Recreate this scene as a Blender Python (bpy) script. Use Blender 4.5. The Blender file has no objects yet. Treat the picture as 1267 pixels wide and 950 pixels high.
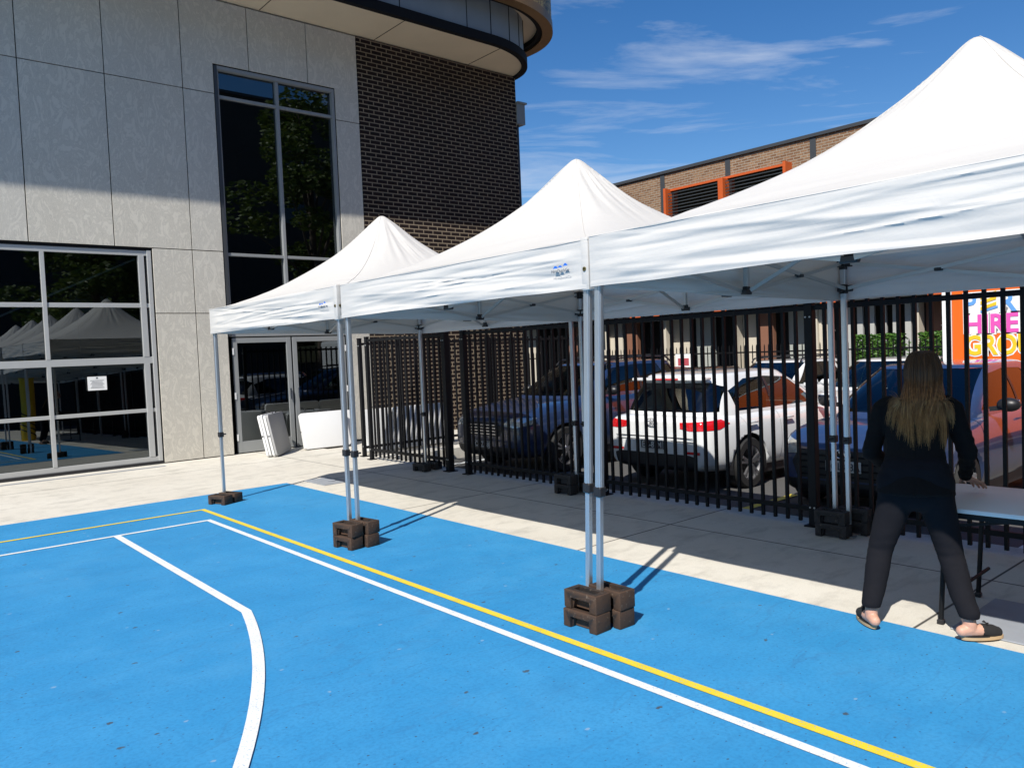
import bpy, bmesh, math, random
from mathutils import Vector, Matrix, noise
R = math.radians
PI = math.pi
rnd = random.Random(7)
S = bpy.context.scene
COL = S.collection

# ------------------------------------------------------------------ helpers
def mesh_from(name, bm, mat=None, smooth=False, angle=None):
    me = bpy.data.meshes.new(name)
    bm.normal_update()
    bm.to_mesh(me); bm.free()
    if mat is not None:
        for m in (mat if isinstance(mat, (list, tuple)) else [mat]): me.materials.append(m)
    if smooth:
        me.polygons.foreach_set('use_smooth', [True]*len(me.polygons))
        if angle: me.set_sharp_from_angle(angle=R(angle))
    me.update()
    return me

def obj(name, bm, mat=None, parent=None, smooth=False, angle=None):
    me = bm if isinstance(bm, bpy.types.Mesh) else mesh_from(name, bm, mat, smooth, angle)
    o = bpy.data.objects.new(name, me); COL.objects.link(o)
    if parent is not None: o.parent = parent
    return o

def thing(name, label, cat, loc=(0, 0, 0), rz=0, group=None):
    o = bpy.data.objects.new(name, None); COL.objects.link(o)
    o.location = loc; o.rotation_euler = (0, 0, rz); o.empty_display_size = .2
    return tag(o, label, cat, group)

def tag(o, label, cat, group=None):
    o['label'] = label; o['category'] = cat
    if group: o['group'] = group
    return o

def struct(o):
    o['kind'] = 'structure'; return o

def kids(o): return [c for c in bpy.data.objects if c.parent == o]

def dup(o, parent=None):
    ch = kids(o)
    c = o.copy(); COL.objects.link(c)
    if parent is not None: c.parent = parent
    for k in ch: dup(k, c)
    return c

def bake(o):
    dg = bpy.context.evaluated_depsgraph_get()
    me = bpy.data.meshes.new_from_object(o.evaluated_get(dg), preserve_all_data_layers=True, depsgraph=dg)
    o.modifiers.clear(); o.data = me
    return o

def remove(o):
    bpy.data.objects.remove(o, do_unlink=True)

def add_box(bm, x0, x1, y0, y1, z0, z1, bev=0, seg=1):
    vs = [bm.verts.new((x, y, z)) for z in (z0, z1) for y in (y0, y1) for x in (x0, x1)]
    f = [(0, 2, 3, 1), (4, 5, 7, 6), (0, 1, 5, 4), (2, 6, 7, 3), (0, 4, 6, 2), (1, 3, 7, 5)]
    fs = [bm.faces.new([vs[i] for i in q]) for q in f]
    if bev:
        es = list({e for q in fs for e in q.edges})
        bmesh.ops.bevel(bm, geom=es, offset=bev, segments=seg, profile=.5, affect='EDGES')
    return vs

def box(x0, x1, y0, y1, z0, z1, bev=0, seg=1):
    bm = bmesh.new(); add_box(bm, x0, x1, y0, y1, z0, z1, bev, seg); return bm

def frame_of(d):
    d = d.normalized()
    a = Vector((0, 0, 1)) if abs(d.z) < .95 else Vector((1, 0, 0))
    u = d.cross(a).normalized(); return u, d.cross(u).normalized()

def add_bar(bm, a, b, w, h):
    """square bar from a to b, w across, h along the second normal"""
    a, b = Vector(a), Vector(b); u, v = frame_of(b-a)
    q = [(-1, -1), (1, -1), (1, 1), (-1, 1)]
    A = [bm.verts.new(a+u*w/2*i+v*h/2*j) for i, j in q]; B = [bm.verts.new(b+u*w/2*i+v*h/2*j) for i, j in q]
    for i in range(4): bm.faces.new((A[i], A[(i+1) % 4], B[(i+1) % 4], B[i]))
    bm.faces.new(A[::-1]); bm.faces.new(B)

def add_tube(bm, pts, rad, n=10, caps=True):
    pts = [Vector(p) for p in pts]; rings = []
    if not isinstance(rad, (list, tuple)): rad = [rad]*len(pts)
    pu = None
    for i, p in enumerate(pts):
        d = (pts[min(i+1, len(pts)-1)]-pts[max(i-1, 0)]).normalized()
        if pu is None: u, v = frame_of(d)
        else:
            u = (pu-d*pu.dot(d)).normalized(); v = d.cross(u)
        pu = u
        rings.append([bm.verts.new(p+(u*math.cos(2*PI*k/n)+v*math.sin(2*PI*k/n))*rad[i]) for k in range(n)])
    for A, B in zip(rings, rings[1:]):
        for k in range(n): bm.faces.new((A[k], A[(k+1) % n], B[(k+1) % n], B[k]))
    if caps: bm.faces.new(rings[0][::-1]); bm.faces.new(rings[-1])

def add_lathe(bm, prof, n=32, axis='y', c=(0, 0, 0), close=False):
    """prof: (radius, along)"""
    c = Vector(c); rings = []
    for r, t in prof:
        ring = []
        for k in range(n):
            a = 2*PI*k/n; p, q = r*math.cos(a), r*math.sin(a)
            ring.append(bm.verts.new(c+(Vector((p, t, q)) if axis == 'y' else Vector((p, q, t)) if axis == 'z' else Vector((t, p, q)))))
        rings.append(ring)
    for A, B in zip(rings, rings[1:]):
        for k in range(n): bm.faces.new((A[k], A[(k+1) % n], B[(k+1) % n], B[k]))
    return rings

def add_prism(bm, pts, d):
    d = Vector(d); A = [bm.verts.new(p) for p in pts]; B = [bm.verts.new(Vector(p)+d) for p in pts]; n = len(pts)
    for i in range(n): bm.faces.new((A[i], A[(i+1) % n], B[(i+1) % n], B[i]))
    bm.faces.new(A[::-1]); bm.faces.new(B)

def fix(bm):
    bmesh.ops.recalc_face_normals(bm, faces=bm.faces[:]); return bm

def sheet(x0, x1, y0, y1, z, nx=1, ny=1):
    bm = bmesh.new()
    g = [[bm.verts.new((x0+(x1-x0)*i/nx, y0+(y1-y0)*j/ny, z)) for i in range(nx+1)] for j in range(ny+1)]
    for j in range(ny):
        for i in range(nx): bm.faces.new((g[j][i], g[j][i+1], g[j+1][i+1], g[j+1][i]))
    return bm

# ------------------------------------------------------------------ materials
class NT:
    def __init__(self, name):
        self.m = bpy.data.materials.new(name); self.m.use_nodes = True
        self.t = self.m.node_tree; self.b = self.t.nodes['Principled BSDF']
        self.out = self.t.nodes['Material Output']
    def n(self, typ, **kw):
        nd = self.t.nodes.new(typ)
        for k, v in kw.items():
            if hasattr(nd, k) and k not in nd.inputs: setattr(nd, k, v)
            else: self.set(nd, k, v)
        return nd
    def set(self, nd, k, v):
        s = nd.inputs[k]
        if isinstance(v, bpy.types.NodeSocket): self.t.links.new(v, s)
        else: s.default_value = v
    def coord(self, kind='Object', scale=(1, 1, 1), loc=(0, 0, 0), rot=(0, 0, 0)):
        tc = self.n('ShaderNodeTexCoord'); mp = self.n('ShaderNodeMapping')
        self.t.links.new(tc.outputs[kind], mp.inputs['Vector'])
        mp.inputs['Scale'].default_value = scale; mp.inputs['Location'].default_value = loc; mp.inputs['Rotation'].default_value = rot
        return mp.outputs[0]
    def noise(self, vec, scale, detail=6, rough=.55, dist=0, out='Fac'):
        nd = self.n('ShaderNodeTexNoise'); self.set(nd, 'Vector', vec)
        nd.inputs['Scale'].default_value = scale; nd.inputs['Detail'].default_value = detail
        nd.inputs['Roughness'].default_value = rough; nd.inputs['Distortion'].default_value = dist
        return nd.outputs[out]
    def ramp(self, fac, stops):
        nd = self.n('ShaderNodeValToRGB'); self.set(nd, 'Fac', fac)
        e = nd.color_ramp.elements
        while len(e) < len(stops): e.new(.5)
        for q, (p, c) in zip(e, stops):
            q.position = p; q.color = (c, c, c, 1) if isinstance(c, (int, float)) else (*c, 1)
        return nd.outputs[0]
    def mix(self, fac, a, b, mode='MIX'):
        nd = self.n('ShaderNodeMix', data_type='RGBA', blend_type=mode)
        for i, v in ((0, fac), (6, a), (7, b)):
            s = nd.inputs[i]
            if isinstance(v, bpy.types.NodeSocket): self.t.links.new(v, s)
            elif i == 0: s.default_value = v
            else: s.default_value = (*v, 1) if len(v) == 3 else v
        return nd.outputs[2]
    def math(self, op, a, b=0.0, c=None):
        nd = self.n('ShaderNodeMath', operation=op)
        for i, v in enumerate((a, b) if c is None else (a, b, c)):
            if isinstance(v, bpy.types.NodeSocket): self.t.links.new(v, nd.inputs[i])
            else: nd.inputs[i].default_value = v
        return nd.outputs[0]
    def bump(self, h, strength=.3, dist=.01):
        nd = self.n('ShaderNodeBump'); self.set(nd, 'Height', h)
        nd.inputs['Strength'].default_value = strength; nd.inputs['Distance'].default_value = dist
        self.t.links.new(nd.outputs[0], self.b.inputs['Normal'])
    def base(self, v): self.set(self.b, 'Base Color', v if isinstance(v, bpy.types.NodeSocket) else (*v, 1))
    def sep(self, vec):
        nd = self.n('ShaderNodeSeparateXYZ'); self.set(nd, 0, vec); return nd.outputs

def plain(name, c, rough=.5, metal=0, var=.12, scale=6, spec=.5, bump=0, bscale=60, coat=0):
    q = NT(name); v = q.coord('Object')
    n = q.noise(v, scale, 5)
    a = tuple(x*(1-var) for x in c); b = tuple(min(1, x*(1+var)) for x in c)
    q.base(q.mix(n, a, b)); q.b.inputs['Roughness'].default_value = rough
    q.b.inputs['Metallic'].default_value = metal; q.b.inputs['Specular IOR Level'].default_value = spec
    if coat: q.b.inputs['Coat Weight'].default_value = coat; q.b.inputs['Coat Roughness'].default_value = .03
    if bump: q.bump(q.noise(v, bscale, 4), bump, .004)
    return q.m

M = {}
def mk_court():
    q = NT('court_paint'); v = q.coord('Object')
    big = q.noise(v, .35, 4, .6); mid = q.noise(v, 2.2, 6, .65); fine = q.noise(v, 55, 4, .7)
    streak = q.noise(q.coord('Object', (1.0, 7, 1), rot=(0, 0, R(32))), 1.1, 6, .65)
    c = q.mix(q.ramp(big, [(.3, 0), (.7, 1)]), (.026, .222, .465), (.036, .252, .515))
    c = q.mix(q.ramp(mid, [(.42, 0), (.75, .45)]), c, (.062, .305, .565))
    c = q.mix(q.ramp(streak, [(.5, 0), (.72, .22)]), c, (.026, .178, .40))
    c = q.mix(q.ramp(fine, [(.32, .5), (.56, 0)]), c, (.022, .150, .34))
    # scuffs: thin dark curved marks, and small specks of grit
    scuff = q.noise(q.coord('Object', (.6, 2.6, 1), rot=(0, 0, R(-24))), 1.0, 3, .5, 1.2)
    c = q.mix(q.ramp(scuff, [(.492, 0), (.5, .24), (.508, 0)]), c, (.035, .11, .24))
    for sc, r_, th, cl, sd in ((2.1, .032, .69, (.055, .05, .045), 0), (5.5, .04, .64, (.04, .06, .09), 7), (3.1, .04, .74, (.20, .33, .48), 3), (11, .06, .62, (.03, .09, .19), 11)):
        wv = q.noise(q.coord('Object', loc=(sd, sd, 0)), 25, 2, out='Color'); dv = q.n('ShaderNodeMix', data_type='VECTOR')
        vv = q.coord('Object', (1, 1.4, 1), (sd, sd*2, 0)); ad = q.n('ShaderNodeVectorMath', operation='MULTIPLY_ADD'); q.set(ad, 0, wv); ad.inputs[1].default_value = (.05/sc*2, .05/sc*2, 0); q.set(ad, 2, vv)
        vor = q.n('ShaderNodeTexVoronoi', feature='F1', voronoi_dimensions='2D'); q.set(vor, 'Vector', ad.outputs[0]); vor.inputs['Scale'].default_value = sc
        sp = q.ramp(vor.outputs['Distance'], [(.0, 1), (r_*.75, .95), (r_, 0)])
        keep = q.ramp(vor.outputs['Color'], [(th, 0), (th+.02, .85)])
        c = q.mix(q.math('MULTIPLY', sp, keep), c, cl)
    patch = q.noise(q.coord('Object', loc=(3, 9, 0)), .8, 7, .7); c = q.mix(q.ramp(patch, [(.52, 0), (.66, .30)]), c, (.075, .29, .52))
    patch2 = q.noise(q.coord('Object', loc=(13, 4, 0)), 1.5, 8, .75); c = q.mix(q.ramp(patch2, [(.56, 0), (.70, .35)]), c, (.022, .145, .32))
    q.base(c); q.set(q.b, 'Roughness', q.ramp(mid, [(.3, .62), (.7, .74)])); q.b.inputs['Specular IOR Level'].default_value = .25
    q.bump(fine, .35, .003); return q.m
M['court'] = mk_court()
def mk_line(name, c):
    q = NT(name); v = q.coord('Object')
    c0 = q.mix(q.ramp(q.noise(v, 7, 8, .75), [(.42, 0), (.7, .6)]), c, tuple(x*.72 for x in c))
    c0 = q.mix(q.ramp(q.noise(v, 90, 3, .6), [(.32, .7), (.43, 0)]), c0, (.15, .3, .5))
    q.base(c0); q.b.inputs['Roughness'].default_value = .6; return q.m
M['white_line'] = mk_line('white_line_paint', (.72, .74, .73)); M['yellow_line'] = mk_line('yellow_line_paint', (.72, .56, .03))
def mk_conc(name, c1, c2, joints=True):
    q = NT(name); v = q.coord('Object')
    big = q.noise(v, .5, 6, .65); mid = q.noise(v, 4, 7, .7); fine = q.noise(v, 120, 3)
    c = q.mix(q.ramp(big, [(.3, 0), (.7, 1)]), c1, c2)
    c = q.mix(q.ramp(mid, [(.48, 0), (.72, .65)]), c, tuple(x*.70 for x in c1))
    st = q.noise(q.coord('Object', (1, 3, 1)), 1.7, 5, .6)
    c = q.mix(q.ramp(st, [(.54, 0), (.72, .6)]), c, tuple(x*.60 for x in c1))
    c = q.mix(q.ramp(fine, [(.3, .3), (.5, 0)]), c, tuple(x*.6 for x in c1))
    h = fine
    if joints:
        s = q.sep(v)
        for o, per, off in ((1, 2.65, 1.87), (0, 40, 5.72)):
            d = q.math('SUBTRACT', q.math('FRACT', q.math('DIVIDE', q.math('ADD', s[o], 400*per-off+per/2), per)), .5)
            g = q.ramp(q.math('MULTIPLY', q.math('ABSOLUTE', d), per), [(0, 1), (.006, 1), (.010, 0)])
            c = q.mix(g, c, (.05, .047, .042))
    q.base(c); q.b.inputs['Roughness'].default_value = .85; q.bump(h, .3, .004); return q.m
M['apron'] = mk_conc('apron_concrete', (.545, .51, .44), (.64, .61, .54))
M['kerbc'] = mk_conc('kerb_concrete', (.33, .31, .28), (.4, .38, .34), False)
def mk_asph():
    q = NT('asphalt'); v = q.coord('Object'); fine = q.noise(v, 150, 3); big = q.noise(v, .7, 6)
    c = q.mix(big, (.05, .05, .05), (.085, .083, .08)); c = q.mix(q.ramp(fine, [(.4, 0), (.7, .5)]), c, (.14, .138, .13))
    q.base(c); q.b.inputs['Roughness'].default_value = .88; q.bump(fine, .6, .006); return q.m
M['asphalt'] = mk_asph()
M['earth'] = plain('far_ground', (.16, .15, .13), .9, var=.3, scale=.2)
def mk_panel():
    q = NT('cement_panel'); v = q.coord('Object', (1, 1, .45))
    geo = q.n('ShaderNodeNewGeometry'); rv = geo.outputs['Random Per Island']
    sh = q.n('ShaderNodeVectorMath', operation='ADD'); q.set(sh, 0, v)
    cb = q.n('ShaderNodeCombineXYZ'); q.set(cb, 0, q.math('MULTIPLY', rv, 37)); q.set(cb, 2, q.math('MULTIPLY', rv, 19)); q.set(sh, 1, cb.outputs[0])
    sv = sh.outputs[0]
    n1 = q.noise(sv, 6.2, 9, .7, 1.5); n2 = q.noise(sv, 1.1, 4); n3 = q.noise(sv, 26, 4)
    c = q.mix(n2, (.55, .515, .44), (.635, .60, .52))
    c = q.mix(q.ramp(n1, [(.43, 0), (.475, .5), (.50, .05), (.535, .42), (.57, 0)]), c, (.30, .285, .25))
    c = q.mix(q.ramp(n3, [(.60, 0), (.75, .35)]), c, (.36, .34, .31))
    c = q.mix(q.math('MULTIPLY', rv, .16), c, (.42, .42, .41))
    q.base(c); q.b.inputs['Roughness'].default_value = .75; q.b.inputs['Specular IOR Level'].default_value = .3
    q.bump(n1, .12, .004); return q.m
M['panel'] = mk_panel()
def mk_brick(name, cs, mortar, ax, sx=.24, sy=.086, ms=.011, var=.6, seed=0):
    q = NT(name); v = q.coord('Object'); s = q.sep(v); cb = q.n('ShaderNodeCombineXYZ')
    q.set(cb, 0, s[ax]); q.set(cb, 1, s[2])
    b = q.n('ShaderNodeTexBrick'); q.set(b, 'Vector', cb.outputs[0])
    b.inputs['Scale'].default_value = 1; b.inputs['Brick Width'].default_value = sx; b.inputs['Row Height'].default_value = sy
    b.inputs['Mortar Size'].default_value = ms; b.inputs['Mortar Smooth'].default_value = .12; b.inputs['Bias'].default_value = 0
    b.inputs['Color1'].default_value = (*cs[0], 1); b.inputs['Color2'].default_value = (*cs[1], 1); b.inputs['Mortar'].default_value = (*mortar, 1)
    n = q.noise(v, 14, 5, .7); n2 = q.noise(v, .6, 3)
    c = q.mix(q.ramp(n, [(.35, 0), (.7, var)]), b.outputs['Color'], cs[2])
    c = q.mix(q.math('SUBTRACT', 1.0, b.outputs['Fac']), (mortar), c)
    c = q.mix(q.ramp(n2, [(.4, 0), (.7, .25)]), c, tuple(x*.7 for x in cs[0]))
    q.base(c); q.b.inputs['Roughness'].default_value = .85; q.b.inputs['Specular IOR Level'].default_value = .15
    q.bump(q.math('SUBTRACT', 1.0, b.outputs['Fac']), .9, .008); return q.m
M['brick_dark'] = mk_brick('dark_brick', ((.008, .0065, .008), (.017, .012, .012), (.040, .022, .017)), (.27, .215, .15), 0)
M['brick_tan'] = mk_brick('tan_brick', ((.20, .105, .055), (.36, .22, .125), (.09, .045, .03)), (.34, .30, .24), 1, .24, .086, .012, .7)
M['brick_brown'] = mk_brick('grey_brick', ((.060, .062, .064), (.075, .076, .078), (.05, .05, .052)), (.10, .10, .10), 0)
M['alu'] = plain('anodised_aluminium', (.46, .465, .455), .45, .25, .06)
M['alu_pole'] = plain('pole_aluminium', (.60, .62, .64), .34, .85, .08, 14)
M['alu_bar'] = plain('truss_aluminium', (.50, .50, .48), .42, .7, .06)
M['grey_frame'] = plain('grey_powder_coat', (.25, .26, .26), .45, 0, .05)
M['dark_frame'] = plain('dark_powder_coat', (.05, .055, .06), .4, 0, .1)
M['black_plastic'] = plain('black_plastic', (.014, .014, .016), .42, 0, .15)
M['black_steel'] = plain('black_fence_paint', (.005, .0055, .007), .6, 0, .25, 9, spec=.25, bump=.1)
M['black_dark'] = plain('dark_interior', (.02, .02, .022), .9)
M['soffit'] = plain('soffit_board', (.66, .54, .37), .8, 0, .12, 1.2)
M['fascia'] = None
def mk_fascia():
    q = NT('fascia_cladding'); v = q.coord('Object')
    n = q.noise(q.coord('Object', (1, 1, .3)), 3, 6); n2 = q.noise(v, 24, 4)
    c = q.mix(n, (.17, .20, .215), (.25, .28, .29)); c = q.mix(q.ramp(n2, [(.55, 0), (.8, .5)]), c, (.23, .25, .26))
    q.base(c); q.b.inputs['Roughness'].default_value = .55; return q.m
M['fascia'] = mk_fascia()
M['lip'] = plain('lip_metal', (.010, .010, .011), .8, spec=.15)
M['bronze'] = plain('bronze_metal', (.20, .115, .045), .45, .4, .2, 3)
def mk_mesh_gold():
    q = NT('perforated_gold'); v = q.coord('Object')
    n = q.noise(v, 7, 6, .75, 1.0); n2 = q.noise(v, 30, 3)
    c = q.mix(q.ramp(n, [(.44, 0), (.52, 1)]), (.055, .036, .016), (.44, .30, .10)); c = q.mix(q.ramp(n2, [(.5, 0), (.6, .7)]), c, (.05, .033, .014))
    q.base(c); q.b.inputs['Metallic'].default_value = .3; q.b.inputs['Roughness'].default_value = .5; q.bump(n, .5, .02); return q.m
M['gold'] = mk_mesh_gold()
def mk_glass(name, tint, refl_ior=2.0, trans=.14, rough=.0, wave=.0):
    q = NT(name); q.t.nodes.remove(q.b)
    g = q.n('ShaderNodeBsdfGlossy'); g.inputs['Roughness'].default_value = rough; g.inputs['Color'].default_value = (.86, .95, 1, 1)
    tr = q.n('ShaderNodeBsdfTransparent'); tr.inputs['Color'].default_value = (*(trans*x for x in tint), 1)
    fr = q.n('ShaderNodeFresnel'); fr.inputs['IOR'].default_value = refl_ior
    if wave:
        nd = q.n('ShaderNodeBump'); q.set(nd, 'Height', q.noise(q.coord('Object'), 1.3, 2)); nd.inputs['Strength'].default_value = wave; nd.inputs['Distance'].default_value = .01
        q.t.links.new(nd.outputs[0], g.inputs['Normal'])
    mx = q.n('ShaderNodeMixShader'); q.t.links.new(fr.outputs[0], mx.inputs[0]); q.t.links.new(tr.outputs[0], mx.inputs[1]); q.t.links.new(g.outputs[0], mx.inputs[2])
    q.t.links.new(mx.outputs[0], q.out.inputs[0]); return q.m
M['glass'] = mk_glass('tinted_glass', (.8, .95, 1.0), 2.1, .16, wave=.02)
M['clear_glass'] = mk_glass('clear_glass', (.9, .97, 1.0), 2.0, .42, wave=.02); M['car_glass'] = mk_glass('car_glass', (.75, .95, .9), 1.75, .38)
M['privacy_glass'] = mk_glass('privacy_glass', (.7, .85, .9), 1.75, .10)
def mk_canvas():
    q = NT('white_canvas'); q.b.inputs['Roughness'].default_value = .62; q.b.inputs['Specular IOR Level'].default_value = .3
    v = q.coord('Object'); n = q.noise(v, 1.2, 5)
    q.base(q.mix(n, (.585, .565, .535), (.625, .605, .57)))
    weave = q.noise(q.coord('Object', (1, 1, 1)), 11, 5, .6, .8); fold = q.noise(q.coord('Object', (1.1, 1.1, 10), rot=(R(5), R(5), 0)), 1.5, 5, .5, .5); q.bump(q.math('ADD', q.math('MULTIPLY', weave, .4), fold), .16, .03)
    tl = q.n('ShaderNodeBsdfTranslucent'); tl.inputs['Color'].default_value = (.82, .80, .74, 1)
    mx = q.n('ShaderNodeMixShader'); mx.inputs[0].default_value = .11
    q.t.links.new(q.b.outputs[0], mx.inputs[1]); q.t.links.new(tl.outputs[0], mx.inputs[2]); q.t.links.new(mx.outputs[0], q.out.inputs[0]); return q.m
M['canvas'] = mk_canvas()
def mk_weight(name, rust):
    q = NT(name); v = q.coord('Object'); geo = q.n('ShaderNodeObjectInfo')
    sh = q.n('ShaderNodeVectorMath', operation='ADD'); q.set(sh, 0, v); q.set(sh, 1, geo.outputs['Location'])
    n = q.noise(sh.outputs[0], 11, 7, .7); n2 = q.noise(sh.outputs[0], 45, 4); pt = q.n('ShaderNodeNewGeometry').outputs['Pointiness']
    c = q.mix(q.ramp(n, [(.42, 0), (.60, 1)]), (.011, .0095, .009), rust)
    c = q.mix(q.ramp(pt, [(.52, 0), (.6, .8)]), c, tuple(min(1, x*2.3) for x in rust))
    c = q.mix(q.ramp(n2, [(.62, 0), (.72, .7)]), c, (.16, .12, .085))
    q.base(c); q.b.inputs['Roughness'].default_value = .8; q.bump(n2, .5, .006); return q.m
M['rust'] = mk_weight('rusty_iron', (.038, .020, .011)); M['iron'] = mk_weight('black_iron', (.022, .019, .018))
def paint(name, c, flake=.0):
    return plain(name, c, .28, 0, .03, 2, coat=1.0)
M['white_paint'] = paint('white_car_paint', (.72, .73, .73)); M['navy_paint'] = paint('navy_car_paint', (.015, .030, .080))
M['blue_paint'] = paint('blue_car_paint', (.023, .043, .112)); M['black_paint'] = paint('black_car_paint', (.012, .012, .014)); M['red_paint'] = paint('red_car_paint', (.28, .015, .02))
M['orange'] = plain('orange_panel', (.78, .13, .008), .42, 0, .04, 1)
M['orange_trim'] = plain('orange_powder_coat', (.52, .095, .018), .5, 0, .08)
M['tyre'] = plain('tyre_rubber', (.012, .012, .012), .8, 0, .2, 20, bump=.3)
M['rim'] = plain('alloy_rim', (.5, .5, .52), .3, .9, .1)
M['chrome'] = plain('chrome', (.7, .7, .72), .12, 1, .03)
M['red_lamp'] = plain('red_lamp', (.55, .008, .012), .12, 0, .15, 30, coat=1)
M['clear_lamp'] = plain('clear_lamp', (.62, .62, .58), .1, .5, .25, 30, coat=1)
M['plate'] = plain('plate_black', (.012, .012, .014), .4); M['plate_w'] = plain('plate_white', (.6, .6, .58), .4)
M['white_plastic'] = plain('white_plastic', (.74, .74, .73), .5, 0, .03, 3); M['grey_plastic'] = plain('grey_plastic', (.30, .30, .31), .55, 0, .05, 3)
M['shaded_white_plastic'] = plain('shaded_white_plastic', (.34, .34, .335), .55, 0, .05, 3); M['paper'] = plain('white_paper', (.8, .8, .78), .7, 0, .03)  # the table face tone is white plastic with its shade painted in
M['cream'] = plain('cream_render', (.55, .50, .41), .8, 0, .1, 1.5); M['grey_green'] = plain('pale_render', (.36, .38, .35), .8, 0, .1, 1.5)
M['brown_panel'] = plain('brown_panel', (.22, .10, .06), .7, 0, .1); M['slat'] = plain('pale_slat', (.42, .42, .40), .7)
M['olive'] = plain('olive_board', (.20, .22, .12), .7)
M['steel_plate'] = plain('galvanised_plate', (.27, .29, .32), .7, 0, .2, 5, bump=.3)
M['pink'] = plain('pink_print', (.72, .09, .42), .45, 0, .03); M['sky_print'] = plain('blue_print', (.12, .33, .72), .45, 0, .03)
M['yellow_print'] = plain('yellow_print', (.86, .52, .02), .45, 0, .03); M['white_print'] = plain('white_print', (.82, .82, .81), .45, 0, .02)
M['sign_red'] = plain('sign_red', (.45, .08, .10), .5); M['ink'] = plain('grey_ink', (.07, .075, .085), .6); M['blue_ink'] = plain('blue_ink', (.02, .15, .6), .6)
M['brass'] = plain('brass_eyelet', (.25, .20, .08), .35, .8)
M['cloth'] = plain('black_suit_cloth', (.0088, .0078, .0082), .92, 0, .2, 25, spec=.15, bump=.25, bscale=220)
M['trouser'] = plain('charcoal_trouser_cloth', (.0105, .0105, .0135), .92, 0, .15, 25, spec=.12, bump=.25, bscale=240)
M['suede'] = plain('black_suede', (.012, .011, .011), .9, 0, .2, 40); M['tan_sole'] = plain('tan_sole', (.45, .31, .17), .8, 0, .15, 30)
def mk_skin():
    q = NT('skin'); v = q.coord('Object'); n = q.noise(v, 22, 4)
    q.base(q.mix(n, (.50, .27, .185), (.58, .33, .24))); q.b.inputs['Roughness'].default_value = .5
    q.b.inputs['Subsurface Weight'].default_value = .12; q.b.inputs['Subsurface Radius'].default_value = (.02, .008, .004); return q.m
M['skin'] = mk_skin()
def mk_hair():
    q = NT('ombre_hair'); v = q.coord('Object'); s = q.sep(v)
    n = q.noise(q.coord('Object', (1, 1, .12)), 60, 4, .6)
    t = q.math('ADD', s[2], q.math('MULTIPLY', q.math('SUBTRACT', n, .5), .32))
    geo = q.n('ShaderNodeNewGeometry'); t = q.math('ADD', t, q.math('MULTIPLY', q.math('SUBTRACT', geo.outputs['Random Per Island'], .55), .26))
    mr = q.n('ShaderNodeMapRange'); q.set(mr, 'Value', t); mr.inputs['From Min'].default_value = 1.06; mr.inputs['From Max'].default_value = 1.50
    c = q.ramp(mr.outputs[0], [(0, (.45, .235, .085)), (.3, (.31, .15, .055)), (.62, (.125, .056, .022)), (1, (.045, .022, .011))])
    q.base(c); q.b.inputs['Roughness'].default_value = .45; q.b.inputs['Specular IOR Level'].default_value = .35; return q.m
M['hair'] = mk_hair()
def mk_leaf(name, a, b):
    q = NT(name); geo = q.n('ShaderNodeNewGeometry'); c = q.mix(geo.outputs['Random Per Island'], a, b)
    q.base(c); q.b.inputs['Roughness'].default_value = .55
    tl = q.n('ShaderNodeBsdfTranslucent'); q.t.links.new(c, tl.inputs['Color']); mx = q.n('ShaderNodeMixShader'); mx.inputs[0].default_value = .3
    q.t.links.new(q.b.outputs[0], mx.inputs[1]); q.t.links.new(tl.outputs[0], mx.inputs[2]); q.t.links.new(mx.outputs[0], q.out.inputs[0]); return q.m
M['leaf'] = mk_leaf('tree_leaves', (.055, .10, .015), (.13, .17, .03)); M['hedge'] = mk_leaf('hedge_leaves', (.035, .11, .015), (.10, .22, .03))
M['bark'] = plain('bark', (.10, .075, .055), .9, 0, .3, 8, bump=.6, bscale=20)
M['yellow_vinyl'] = plain('yellow_vinyl', (.85, .52, .02), .5, 0, .1, 4); M['black_vinyl'] = plain('black_vinyl', (.02, .02, .02), .5)

# ------------------------------------------------------------------ camera
f, yaw, pitch, roll = 970.426, .708804, -.0417277, -.0414863
fw = Vector((math.sin(yaw)*math.cos(pitch), math.cos(yaw)*math.cos(pitch), math.sin(pitch)))
r0 = Vector((math.cos(yaw), -math.sin(yaw), 0)); u0 = r0.cross(fw)
rt = r0*math.cos(roll)+u0*math.sin(roll); up = -r0*math.sin(roll)+u0*math.cos(roll)
cam = bpy.data.cameras.new('camera'); co = bpy.data.objects.new('camera', cam); COL.objects.link(co)
mw = Matrix.Identity(4)
for i in range(3): mw[i][0] = rt[i]; mw[i][1] = up[i]; mw[i][2] = -fw[i]
mw[2][3] = 1.65
co.matrix_world = mw; cam.sensor_width = 36; cam.sensor_fit = 'HORIZONTAL'; cam.lens = f/1267*36
cam.clip_start = .05; cam.clip_end = 3000; S.camera = co

# ------------------------------------------------------------------ light and sky
SUN = Vector((-.83, -.395, 1.0)).normalized()
sl = bpy.data.lights.new('sun', 'SUN'); sl.energy = 5.0; sl.angle = R(.53); sl.color = (1, .955, .88)
so = bpy.data.objects.new('sun', sl); COL.objects.link(so); so.rotation_euler = (-SUN).to_track_quat('-Z', 'Y').to_euler()
W = bpy.data.worlds.new('World'); S.world = W; W.use_nodes = True
wt = W.node_tree; bg = wt.nodes['Background']
sky = wt.nodes.new('ShaderNodeTexSky'); sky.sky_type = 'NISHITA'; sky.sun_disc = False
sky.sun_elevation = math.asin(SUN.z); sky.sun_rotation = math.atan2(SUN.x, SUN.y)
sky.air_density = 1.0; sky.dust_density = .25; sky.ozone_density = 2.2; sky.altitude = 100
def wn(t, **k):
    nd = wt.nodes.new(t)
    for a, b in k.items(): setattr(nd, a, b)
    return nd
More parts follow.
